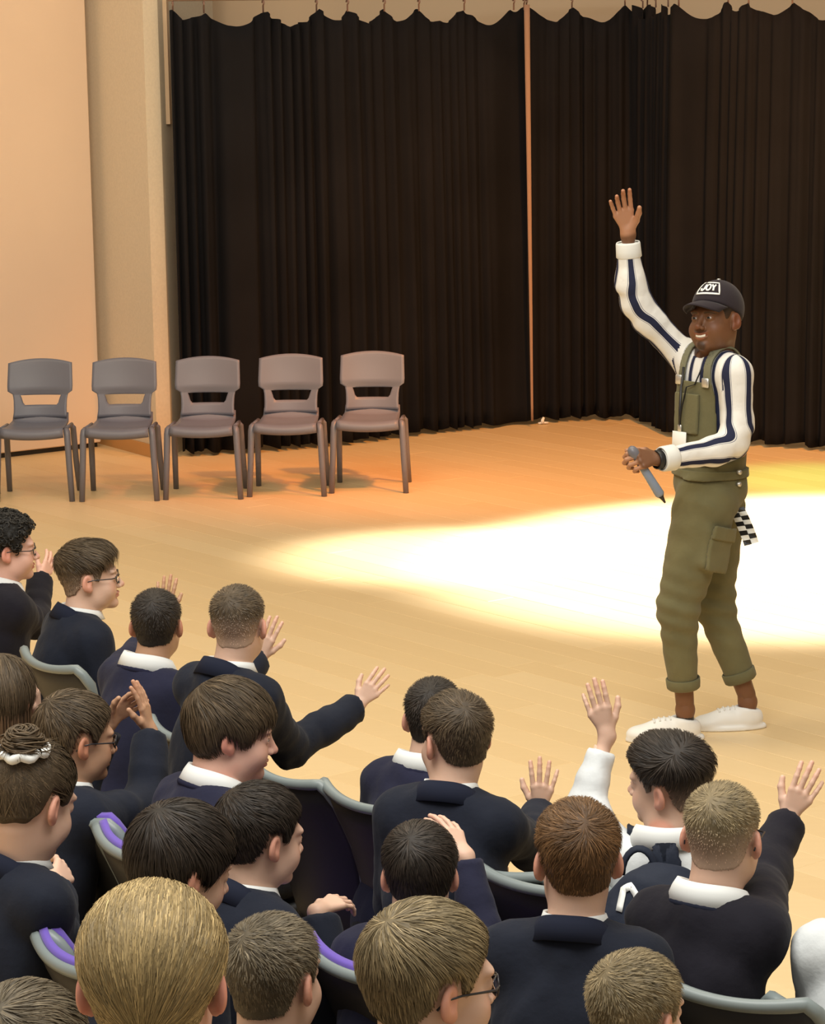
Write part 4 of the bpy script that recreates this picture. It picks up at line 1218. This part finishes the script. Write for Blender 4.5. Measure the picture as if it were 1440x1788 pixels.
    for hem, an, kn in ((hemL, anL, knL), (hemR, anR, knR)):
        fd = nrm(an - kn); u = nrm(np.cross(fd, [.3, 1, .2])); v = np.cross(fd, u)
        mb = MB(); G = np.array([[hem + fd*z + (u*math.cos(a) + v*math.sin(a))*(.0595 + r_ + .0015*math.sin(3*a)) for a in np.linspace(0, 2*math.pi, 30)] for z, r_ in ((-.036, .0), (-.033, .004), (-.015, .0035), (.0, .002), (.004, -.002), (.0, -.006))])
        mb.grid(G, .004); mb.build('turn_up', M['olive'], E)
    zs = lambda p: (p - H(neck)) @ H(up)
    su = lambda p: (p - H(chest)) @ H(s)
    gu = lambda p: (p - H(chest)) @ H(g)
    zb = float((belly - neck) @ up); zt = float((Wp(1200, 664, 0) - neck) @ up)
    def shell(off, th, region):
        def F(p):
            d = np.abs(trunk(p) - off) - th
            return np.maximum(d, region(p))
        return F
    bib = shell(.010, .0045, lambda p: np.maximum.reduce([np.abs(su(p)) - (.105 - .12*(zs(p) - zb)*.4), zs(p) - zt, (zb - .06) - zs(p), -gu(p) - .0]))
    l2 = chest - .22; h2 = chest + .22; l2[2] = belly[2] - .1; h2[2] = neck[2] + .1
    V, Q = surfnet(bib, l2, h2, .0055); new_mesh('bib', V, Q, M['olive'], E)
    zc = (zb + zt)/2
    pk = shell(.022, .006, lambda p: np.maximum.reduce([np.abs(su(p) - .02) - .062, zs(p) - (zt - .045), (zb + .06) - zs(p), -gu(p)]))
    V, Q = surfnet(pk, l2, h2, .0055); new_mesh('bib_pocket', V, Q, M['olive'], E)
    for sg in (-1, 1):
        st = shell(.009, .004, lambda p: np.maximum.reduce([np.abs(su(p) - sg*(.072 + .0*zs(p))) - .019, np.where(gu(p) > 0, zt - .012 - zs(p), zb + .02 - zs(p))]))
        V, Q = surfnet(st, l2, h2, .0055); new_mesh('strap', V, Q, M['strap'], E)
        # clip
        dirp = chest + s*sg*.072 + up*(zt - float((chest - neck) @ up)); 
        c0 = dirp + g*.2
        for _ in range(30):
            dd = trunk(H(c0)[None])[0] - .020; c0 = c0 - g*dd
        mb = MB(); mb.box((-.017, -.004, -.016), (.017, .004, .02), None, bev=.003); Mx = np.eye(4); Mx[:3, 0] = s; Mx[:3, 1] = g; Mx[:3, 2] = up; Mx[:3, 3] = c0; mb.xf(Mx)
        mb.build('buckle', M['silver'], E)
    # side buttons
    for dz in (.0, -.045):
        c0 = pel + up*(.075 + dz) + g*.02 - s*.15
        mb = MB(); mb.tube([c0, c0 - s*.014], .009, 10); mb.build('button', M['silver'], E)
    # white t-shirt at the neck
    mb = MB(); G = np.array([[neck + up*(z + .0 - .035*(.5+.5*math.cos(a))) + (s*math.sin(a)*r_ + g*math.cos(a)*r_*1.02) + g*.012 for a in np.linspace(0, 2*math.pi, 32)] for z, r_ in ((.012, .058), (.010, .062), (-.01, .070), (-.04, .088))])
    mb.grid(G, .004); mb.build('t_shirt_neck', M['collar'], E)
    collar_ring(E, 'shirt_collar', neck + g*.008 - up*.012, up, g, .072, .074, .034, .042, .016, M['collar'], gap=.75, drop=.07, point=.3)
    # body: head, hands, shins as one mesh
    hs = 1.04
    yaw = R(180 + 42); Rh = Rz(-yaw) @ Rx(R(9)) @ Ry(R(5))
    nbh = Rh.T @ (neck - up*.02 - headc) / hs
    HF = head_field(nbh, .004, smile=True, adult=True)
    Vh, Qh = surfnet(HF, (-.105, -.125, -.185), (.105, .125, .13), .0028)
    ch = head_colors(Vh, sk, smile=True, adult=True)
    # beard shading on chin and lip, brows
    q = Vh.copy(); q[:, 0] = np.abs(q[:, 0])
    bm = ss(.026, .014, np.linalg.norm((q - (0, .092, -.102))*[1, 1, 1.1], axis=1))*.75
    mm = ss(.0065, .003, np.abs(q[:, 2] + .051 - .1*q[:, 0]))*ss(.030, .022, q[:, 0])*ss(.08, .088, q[:, 1])*.5
    br = ss(.0045, .002, np.abs(q[:, 2] - .0185 + (q[:, 0]-.03)**2*8))*ss(.012, .016, q[:, 0])*ss(.054, .048, q[:, 0])*ss(.06, .07, q[:, 1])*.8
    jl = ss(-.05, -.10, q[:, 2])*ss(.02, .05, q[:, 0])*.25
    for mk_ in (bm, mm, br, jl): ch = ch*(1-mk_[:, None]) + np.array((.02, .012, .008))*mk_[:, None]
    parts = [(headc + (Vh*hs) @ Rh.T, Qh, ch)]
    parts.append(hand_mesh(wrR, nrm(Wp(1076, 312, .10-.04) - wrR), (0, -1, .1), -1, elR, 1.0, sk, h=.0028, fore_len=.085, palmcol=pal, curl=(.12, .22, .26, .16), spread=.9, thumb=.9))
    dL = nrm(Wp(1084, 800, -.42) - wrL)
    parts.append(hand_mesh(wrL, dL, (.15, .75, -.45), 1, elL, 1.0, sk, h=.0028, fore_len=.05, palmcol=pal, curl=(.75, .80, .85, .85), spread=.3, thumb=1.0))
    def legf(p):
        d = None
        for kn, an, td in ((knL, anL, 0), (knR, anR, 0)):
            e = rc(p, lerp(kn, an, .3), lerp(kn, an, .72), .052, .039); e = smin(e, rc(p, lerp(kn, an, .72), an - [0, 0, .01], .036, .031), .03)
            e = smin(e, ell(p, an - np.array([0, 0, .02]), (.032, .032, .035)), .02)
            e = smin(e, rc(p, an - [0, 0, .02], np.array([an[0], an[1], .06]), .030, .026), .02)
            d = e if d is None else np.minimum(d, e)
        d = smax(d, .02 - p[:, 2], .005)
        return d
    la = np.array([anL, anR, lerp(knL, anL, .5), lerp(knR, anR, .5)])
    V, Q = surfnet(legf, la.min(0) - .12, la.max(0) + .12, .007); parts.append((V, Q, sk*1.1))
    def tk(p):
        d = trunk(p) + .02
        for A, B_, r0, r1 in ((shR, elR, .04, .036), (elR, wrR, .036, .022), (shL, elL, .04, .036), (elL, wrL, .036, .022)): d = smin(d, rc(p, A, B_, r0, r1), .02)
        for A, B_, r0, r1 in ((hpL, knL, .085, .055), (knL, anL, .052, .036), (hpR, knR, .085, .055), (knR, anR, .052, .036)): d = smin(d, rc(p, A, B_, r0, r1), .02)
        return smax(d, .05 - p[:, 2], .01)
    ap = np.array([shR, elR, wrR, shL, elL, wrL, neck, anL, anR, knL, knR])
    V, Q = surfnet(tk, ap.min(0) - .09, ap.max(0) + .09, .02, project=False)
    keep = (V[:, 2] < wrR[2] - .09)[Q].all(1)
    parts.append((V, Q[keep], sk))
    V, Q, C = join(parts); new_mesh('body', V, Q, M['skin'], E, col=C)
    eyes(E, headc, Rh, hs)
    # teeth
    a = np.linspace(-.85, .85, 13)
    G = np.array([[(.024*math.sin(x)*1.15, .0840 + .0095*math.cos(x), -.0600 - zz + .0065*abs(math.sin(x))**2) for x in a] for zz in (0, .005, .011)])
    mb = MB(); mb.grid(G, .002); mb.V = [headc + (v*hs) @ Rh.T for v in mb.V]; mb.build('teeth', M['teeth'], E)
    # cropped hair visible under the cap
    make_hair(headc, Rh, hs, nbh, 'fade', 'black', 40, 0, E, 800, h=.005, skinrgb=SKIN['dark'])
    # cap
    def capf(p):
        d = ell(p, (0, -.014, .042), (.088, .108, .102))
        pl = .030 + .035*p[:, 1]/.1 * 1.0 - p[:, 2]
        d = smax(d, pl, .006)
        return d
    V, Q = surfnet(capf, (-.12, -.14, -.04), (.12, .12, .15), .0045)
    cap = new_mesh('cap', headc + (V*hs) @ Rh.T, Q, M['cap'], E)
    G = []
    for i, t in enumerate(np.linspace(0, 1, 9)):
        row = []
        for x in np.linspace(-1, 1, 17):
            w = .078*(1 - .10*t*t); y0 = .084*math.sqrt(max(1 - (x*.86)**2, 0)) - .004
            y = y0 + t*(.078*math.sqrt(max(1 - .75*abs(x)**2.6, 0)) + .002)
            z = .062 - .024*x*x - .010*t - .010*t*t
            row.append((x*w, y, z))
        G.append(row)
    mb = MB(); mb.grid(np.array(G), .004); mb.V = [headc + (v*hs) @ Rh.T for v in mb.V]; mb.build('brim', M['cap'], cap)
    mb = MB(); mb.tube([headc + Rh @ (np.array((0, -.014, .143))*hs), headc + Rh @ (np.array((0, -.014, .148))*hs)], [.009, .006], 10); mb.build('cap_button', M['silver'], cap)
    # logo on the cap: open frame and three letters
    def cappt(u, v, lift=.0025):
        a = (u - .015)/.088; e = R(40) + v/.095
        d = np.array([math.sin(a)*math.cos(e), math.cos(a)*math.cos(e), math.sin(e)])
        r_ = 1/math.sqrt((d[0]/.088)**2 + (d[1]/.108)**2 + (d[2]/.102)**2)
        return headc + Rh @ ((np.array((0, -.014, .042)) + d*(r_ + lift))*hs)
    mb = MB()
    def stroke(pts, wd):
        P2 = []; 
        for k in range(len(pts)-1):
            n = 5
            for t in np.linspace(0, 1, n)[(0 if k == 0 else 1):]: P2.append(lerp(np.array(pts[k], float), np.array(pts[k+1], float), t))
        P2 = np.array(P2); T = np.gradient(P2, axis=0); T /= np.linalg.norm(T, axis=1)[:, None] + 1e-9; N = np.stack([-T[:, 1], T[:, 0]], 1)
        G = np.array([[cappt(*(P2[i] + N[i]*wd)), cappt(*(P2[i]), .003), cappt(*(P2[i] - N[i]*wd))] for i in range(len(P2))])
        mb.grid(G, .0016)
    w_, h_ = .042, .025
    stroke([(.022, h_), (-w_, h_), (-w_, -h_), (w_, -h_), (w_, h_), (.034, h_)], .0032)
    # mirrored u so that it reads left to right from outside
    sgn = -1
    def L(pts, wd=.0034): stroke([(sgn*x, y) for x, y in pts], wd)
    L([(-.015, .014), (-.015, -.008), (-.020, -.014), (-.026, -.012), (-.028, -.005)])
    a = np.linspace(0, 2*math.pi, 11); L([(.0 + .0085*math.cos(x), .0135*math.sin(x)) for x in a], .003)
    L([(.012, .014), (.020, .0), (.020, -.014)]); L([(.028, .014), (.020, .0)])
    mb.build('logo', M['white'], cap)
    # watch
    c0 = lerp(wrL, elL, -.02); fd = nrm(wrL - elL); u = nrm(np.cross(fd, [.3, 1, .2])); v = np.cross(fd, u)
    mb = MB(); G = np.array([[c0 + fd*z + (u*math.cos(a) + v*math.sin(a))*(.031 + r_) for a in np.linspace(0, 2*math.pi, 24)] for z, r_ in ((-.012, 0), (-.010, .003), (.010, .003), (.012, 0))])
    mb.grid(G, .003); mb.build('wristband', M['black'], E)
    # shoes
    tf = nrm([-1, -.06, 0]); 
    hl = np.array([anL[0], anL[1], 0]) - tf*.045 ; hr = np.array([anR[0], anR[1], 0]) - tf*.045
    shoe_mesh(E, 'shoe', hl, tf, .285, M['shoe']); shoe_mesh(E, 'shoe', hr, nrm([-1, -.10, 0]), .275, M['shoe'])
    for an in (anL, anR):
        mb = MB(); mb.tube([np.array([an[0], an[1], .075]), np.array([an[0], an[1], .112])], [.034, .0335], 16); mb.build('sock', M['black'], E)
    tag(E, 'person in striped shirt, olive dungarees and black cap waving while standing on the floor', 'person')
    # microphone held in his left hand
    gp = wrL + dL*.085 + np.array([.0, .012, -.018])
    m0 = Wp(1161, 878, -.36); m1 = gp - nrm(m0 - gp)*.022
    root = empty('microphone', o + gp)
    ax = nrm(m0 - m1); Lm = np.linalg.norm(m0 - m1)
    loc = lambda q: q - gp
    mb = MB(); mb.tube([loc(m1 + ax*t*Lm) for t in (0, .05, .55, .80, .84)], [.012, .0145, .0165, .018, .014], 14); mb.build('handle', M['mic'], root)
    mb = MB(); mb.tube([loc(m1 + ax*t*Lm) for t in (.84, .87, .93, 1.0)], [.014, .009, .006, .0035], 10); mb.build('aerial', M['black'], root)
    hd = m1 - ax*.028; V = []; 
    mb = MB(); mb.tube([loc(m1 - ax*t) for t in (-.002, .004, .014, .028, .042, .050)], [.014, .018, .020, .020, .016, .007], 14); mb.build('grille', M['chairleg'], root)
    tag(root, 'grey-blue handheld microphone pointing downwards in the presenter\'s left hand', 'microphone')
    # checkered strap hanging from the back pocket
    p0 = Wp(1286, 888, -.05); p1 = Wp(1300, 915, -.06); p2 = Wp(1312, 950, -.07)
    root = empty('checkered_strap', o + p0)
    n = 8; blk = {0: MB(), 1: MB()}
    sd = nrm([1, .1, .25])
    cell = [[None]*4 for _ in range(n+1)]
    def pp(t):
        return (1-t)**2*p0 + 2*t*(1-t)*(p1 + np.array([.0, 0, 0])) + t*t*p2
    for i in range(n):
        for j in range(2):
            t0, t1 = i/n, (i+1)/n
            tw = lambda t: np.array([0, .012*math.sin(3*t), 0])
            wd = .056
            c00 = pp(t0) + sd*(j/2-.5)*wd + tw(t0); c01 = pp(t0) + sd*((j+1)/2-.5)*wd + tw(t0)*-1; c10 = pp(t1) + sd*(j/2-.5)*wd + tw(t1); c11 = pp(t1) + sd*((j+1)/2-.5)*wd - tw(t1)
            q = np.array([c00, c01, c11, c10]) - p0
            th = np.array([0, .003, 0])
            blk[(i + j) % 2].add(np.concatenate([q, q + th]), [[0, 1, 2, 3], [7, 6, 5, 4], [0, 4, 5, 1], [1, 5, 6, 2], [2, 6, 7, 3], [3, 7, 4, 0]])
    blk[0].build('cream_checks', M['white'], root, smooth=False); blk[1].build('black_checks', M['black'], root, smooth=False)
    tag(root, 'black and cream checkered strap hanging from the presenter\'s back pocket', 'strap')
    # badge on a lanyard
    def front(u, zz, lift=.034):
        c0 = chest + s*u + up*(zz - float((chest - neck) @ up)) + g*.25
        for _ in range(30): c0 = c0 - g*(trunk(H(c0)[None])[0] - lift)
        return c0
    zcard = float((Wp(1190, 760, 0) - neck) @ up)
    bc = front(.030, zcard + .02, .038)
    root = empty('name_badge', o + bc)
    L2 = [front(.058, -.012, .016), front(.050, -.07, .020), front(.042, zt - .02, .030), front(.034, zcard + .10, .038), bc + up*.02]
    R2 = [front(-.045, -.012, .016), front(-.02, -.07, .020), front(.012, zt - .02, .030), front(.026, zcard + .10, .038), bc + up*.02]
    mb = MB(); mb.tube([x - bc for x in L2], .005, 6, flat=.5); mb.tube([x - bc for x in R2], .005, 6, flat=.5); mb.build('lanyard', M['black'], root)
    mb = MB(); mb.box((-.009, -.003, .0), (.009, .003, .026), bev=.002); Mx = np.eye(4); Mx[:3, 0] = s; Mx[:3, 1] = g; Mx[:3, 2] = up; mb.xf(Mx); mb.build('clip', M['silver'], root)
    mb = MB(); mb.box((-.034, -.002, -.075), (.034, .002, .0), bev=.001); mb.xf(Mx); mb.build('card', M['paper'], root)
    tag(root, 'white name badge on a black lanyard hanging over the presenter\'s bib', 'badge')
def stripe_shader(m):
    nt = m.node_tree; b = nt.nodes['Principled BSDF']; at = nt.nodes.new('ShaderNodeAttribute'); at.attribute_name = 'Col'
    sp = nt.nodes.new('ShaderNodeSeparateXYZ'); nt.links.new(at.outputs['Vector'], sp.inputs[0])
    fr = nt.nodes.new('ShaderNodeMath'); fr.operation = 'FRACT'; nt.links.new(sp.outputs['X'], fr.inputs[0])
    sb = nt.nodes.new('ShaderNodeMath'); sb.operation = 'SUBTRACT'; sb.inputs[1].default_value = .5; nt.links.new(fr.outputs[0], sb.inputs[0])
    ab = nt.nodes.new('ShaderNodeMath'); ab.operation = 'ABSOLUTE'; nt.links.new(sb.outputs[0], ab.inputs[0])
    ad = nt.nodes.new('ShaderNodeMath'); ad.operation = 'ADD'; nt.links.new(ab.outputs[0], ad.inputs[0]); nt.links.new(sp.outputs['Y'], ad.inputs[1])
    cr = nt.nodes.new('ShaderNodeValToRGB'); nt.links.new(ad.outputs[0], cr.inputs['Fac'])
    e = cr.color_ramp.elements; e[0].position = 0; e[0].color = (.018, .022, .055, 1); e[1].position = .145; e[1].color = (.018, .022, .055, 1)
    for pos, col in ((.155, (.74, .74, .73)), (.185, (.74, .74, .73)), (.190, (.12, .13, .2)), (.205, (.12, .13, .2)), (.21, (.78, .78, .76))):
        x = e.new(pos); x.color = (*col, 1)
    nt.links.new(cr.outputs['Color'], b.inputs['Base Color'])
stripe_shader(M['stripe'])
M['olive'] = mat('olive_twill', (.150, .138, .070), rough=.9, spec=.2, bump=(45, .3, .006), colnoise=(7, .12), sheen=.1)
M['strap'] = mat('olive_strap', (.19, .185, .12), rough=.9, spec=.2)
M['cap'] = mat('dark_cap_cloth', (.022, .016, .022), rough=.85, spec=.25, sheen=.1)
if not ONLY or 'PRES' in ONLY: presenter()

# ------------------------------------------------------------------ backpack on the white-shirted pupil
def backpack(d):
    Hw = lambda v: np.asarray(v, np.float32)
    NB, t, s, g = d['NB'], d['t'], d['s'], d['g']; cl = d['cloth']
    c0 = NB - t*.20 - g*.16
    root = empty('backpack', (d['E'].location.x, d['E'].location.y, 0), d['E'].rotation_euler.z)
    Rt = np.stack([s, g, t], 1)
    def F(p):
        b = ell(p, NB - t*.215 - g*.150 , (.140, .085, .175), Rt)
        b = smin(b, ell(p, NB - t*.30 - g*.17, (.12, .07, .10), Rt), .03)
        b = smax(b, -(cl(p) - .004), .01)
        return b + .005*fno(p, 20, 3) + .003*fno(p, 42, 5)
    V, Q = surfnet(F, NB - t*.24 - g*.14 - .22, NB - t*.24 - g*.14 + .22, .008)
    new_mesh('pack', V, Q, M['bag'], root)
    su = lambda p: (p - Hw(NB)) @ Hw(s); tu = lambda p: (p - Hw(NB)) @ Hw(t); gu = lambda p: (p - Hw(NB)) @ Hw(g)
    for sg in (-1, 1):
        def S(p):
            return np.maximum.reduce([np.abs(cl(p) - .006) - .006, np.abs(su(p) - sg*(.045 + .9*np.clip(-tu(p)*0 + gu(p) + .03, -.1, .06))) - .024, -.22 - tu(p), gu(p) - .12, tu(p) - .02, np.abs(su(p)) - .085])
        V, Q = surfnet(S, NB - .26, NB + .2, .0065); new_mesh('shoulder_strap', V, Q, M['bag'], root)
    mb = MB(); a = np.linspace(0, math.pi, 12)
    mb.tube([NB - s*.05 + s*(.035*math.cos(x)) - g*.11 - t*(.075 - .055*math.sin(x)) for x in a], .009, 8, flat=.6); mb.build('loop_handle', M['bag'], root)
    # white printed letters, partly hidden
    def onbag(u, v):
        u = u + .030; p = NB + s*u + t*v - g*.35
        for _ in range(25): p = p + g*min(float(F(Hw(p)[None])[0])*.9, .02)
        return p - g*.003
    def letters(strokes, wd):
        mb = MB()
        for pts in strokes:
            P2 = []
            for k in range(len(pts)-1):
                for tt in np.linspace(0, 1, 5)[(0 if k == 0 else 1):]: P2.append(lerp(np.array(pts[k], float), np.array(pts[k+1], float), tt))
            P2 = np.array(P2); T = np.gradient(P2, axis=0); T /= np.linalg.norm(T, axis=1)[:, None] + 1e-9; N = np.stack([-T[:, 1], T[:, 0]], 1)
            G = np.array([[onbag(*(P2[i] + N[i]*wd)), onbag(*(P2[i] - N[i]*wd))] for i in range(len(P2))]); mb.grid(G, .002)
        return mb
    ring = [(-.030 + .017*math.cos(x), -.120 + .014*math.sin(x)) for x in np.linspace(0, 2*math.pi, 12)]
    n_ = [(-.112, -.130), (-.105, -.090), (-.090, -.080), (-.078, -.095), (-.066, -.130), (-.056, -.127)]
    letters([n_, ring, [(-.055, -.147), (-.005, -.141)]], .0065).build('letters', M['white'], root)
    letters([[(-.01, -.160), (-.020, -.173), (-.010, -.200)], [(.002, -.165), (-.005, -.185)]], .006).build('letters', M['white'], root)
    tag(root, 'navy backpack with white letters on the back of the white-shirted person', 'backpack')
M['bag'] = mat('navy_bag', (.013, .018, .034), rough=.75, spec=.3, bump=(40, .3, .006))
if 'I' in KID: backpack(KID['I'])
# scrunchie and bun, ponytail
def blob_hair(d, kind):
    Pl, Rh, hs = d['Pl'], d['Rh'], d['hs']; r = np.random.RandomState(5)
    if kind == 'bun':
        c = np.array((.026, -.080, .104)); ax = nrm([0, -.45, 1])
        u = np.array([1., 0, 0]); v = np.cross(ax, u)
        mb = MB(); base = np.array(HAIRC['brown'])
        for k in range(620):
            a0 = r.uniform(0, 2*math.pi); Rr = r.uniform(.012, .046); h0 = r.uniform(-.012, .03); ln = r.uniform(1.2, 3.2); wob = r.uniform(-.008, .008)
            pts = [c + (u*math.cos(a0+x) + v*math.sin(a0+x))*(Rr + wob*x)*(1 - .25*abs(h0)/.03) + ax*(h0 + .022 - Rr*.35 + wob*math.sin(2*x)) for x in np.linspace(0, ln, 8)]
            mb.tube(pts, r.uniform(.0012, .0026), 4, col=base*r.uniform(.6, 1.9))
        for k in range(60):
            a0 = r.uniform(0, 2*math.pi); p0 = c + (u*math.cos(a0) + v*math.sin(a0))*.03; q = (u*math.cos(a0+.5) + v*math.sin(a0+.5))
            mb.tube([p0, p0 + q*.02 + ax*.01, p0 + q*r.uniform(.03, .05) + ax*r.uniform(-.01, .02)], [.0012, .0009, .0003], 4, col=base*1.5)
        mb.V = [Pl + (x*hs) @ Rh.T for x in mb.V]; b = mb.build('hair_bun', M['hair'], d['E'])
        mb = MB(); pts = []
        for i in range(49):
            a = 2*math.pi*i/48; pts.append(c + (u*math.cos(a) + v*math.sin(a))*(.047 + .0015*math.sin(9*a)) + ax*(.0 + .004*math.cos(7*a) - .004))
        mb.tube(pts, [.0100 + .0012*math.sin(.5*i) for i in range(49)], 9, cap=False)
        mb.V = [Pl + (x*hs) @ Rh.T for x in mb.V]; mb.build('scrunchie', M['white'], d['E'])
    else:
        c = np.array((0, -.104, -.052)); base = np.array(HAIRC['blond'])
        mb = MB()
        for k in range(320):
            a0 = r.uniform(0, 2*math.pi); q = math.sqrt(r.rand())*.016; x0 = math.cos(a0)*q; z0 = math.sin(a0)*q
            e = r.uniform(.8, 1.6)
            pts = [c + np.array((x0, 0, z0)), c + np.array((x0*1.5*e, -.03, z0*1.4 + .004)), c + np.array((x0*2*e, -.05 - z0, -.04 + z0)), c + np.array((x0*2.1*e, -.05 - z0, -.12)), c + np.array((x0*1.4*e, -.045, -.19*r.uniform(.85, 1.1)))]
            mb.tube(pts, [.0028, .0035, .0035, .003, .0008], 4, col=base*r.uniform(.5, 1.4))
        mb.V = [Pl + (x*hs) @ Rh.T for x in mb.V]; mb.build('ponytail', M['hair'], d['E'])
        mb = MB(); mb.tube([c + np.array((.018*math.cos(x), -.010, .018*math.sin(x))) for x in np.linspace(0, 2*math.pi, 25)], .006, 8, cap=False)
        mb.V = [Pl + (x*hs) @ Rh.T for x in mb.V]; mb.build('hair_tie', M['black'], d['E'])
if 'girl_bun' in KID: blob_hair(KID['girl_bun'], 'bun')
if 'O' in KID: blob_hair(KID['O'], 'pony')
def long_hair(d):
    Pl, Rh, hs = d['Pl'], d['Rh'], d['hs']; r = np.random.RandomState(8); base = np.array(HAIRC['brown'])
    mb = MB()
    for k in range(900):
        a = r.uniform(-2.5, 2.5); rr_ = r.uniform(.80, 1.0)
        x0 = .088*math.sin(a)*rr_; y0 = -.015 - .105*math.cos(a)*rr_; z0 = r.uniform(.0, .06)
        k0 = r.uniform(.94, 1.04); end = r.uniform(-.30, -.24)
        pts = [(x0*.86, y0*.86, z0 + .03), (x0*k0, y0*k0, z0 - .03), (x0*k0*1.02, y0*k0 - .004, -.10), (x0*k0*.95, y0*k0*1.05 - .015, -.19), (x0*k0*.8, y0*k0 - .01, end)]
        mb.tube(pts, [.0012, .0026, .0026, .0024, .0006], 4, col=base*r.uniform(.55, 1.6)*np.array([1.1, .9, .8]))
    mb.V = [Pl + (x*hs) @ Rh.T for x in mb.V]; mb.build('long_strands', M['hair'], d['E'])
if 'girl_long' in KID: long_hair(KID['girl_long'])
# ------------------------------------------------------------------ audience chairs
def put_chair(px, py, yaw, label, **k):
    p = at_z(px, py, k.get('ztop', .90)); f = Rz(-R(yaw)) @ np.array([0, 1., 0])
    q = p + f*.33; hall_chair(q, yaw, label, **k)
for a in [
    (70, 1168, 54, 'black chair with grey rim behind the people at the upper left', {}),
    (300, 1294, 54, 'black chair with grey rim just left of the floppy-haired person', {}),
    (476, 1366, 54, 'black chair with grey rim beside the smiling profile face', {}),
    (616, 1412, 52, 'black shell chair with grey curved rim, its whole back showing near the centre', {}),
    (836, 1530, 44, 'black chair with grey rim right of the dark-haired person with raised hand', {}),
    (1262, 1722, 34, 'black chair with grey rim behind the dark sweater wearer', dict(ztop=1.0)),
    (1470, 1802, 34, 'black chair with grey rim at the bottom right corner', {}),
    (930, 1560, 34, 'black chair with grey rim mostly hidden left of the reddish-haired person', {}),
    (112, 1432, 56, 'purple-cushioned chair behind the glasses wearer who is clapping', dict(cushion=True)),
    (205, 1496, 56, 'purple-cushioned chair directly left of the bowed dark head', dict(cushion=True)),
    (395, 1602, 54, 'purple-cushioned chair above the short greyish-haired head', dict(cushion=True)),
    (596, 1706, 50, 'purple-cushioned chair left of the bottom centre glasses wearer', dict(cushion=True)),
    (2, 1622, 56, 'purple-cushioned chair cut off at the lower left edge', dict(cushion=True)),
    (100, 1692, 56, 'purple-cushioned chair left of the blond ponytail', dict(cushion=True)),
]: put_chair(a[0], a[1], a[2], a[3], **a[4])
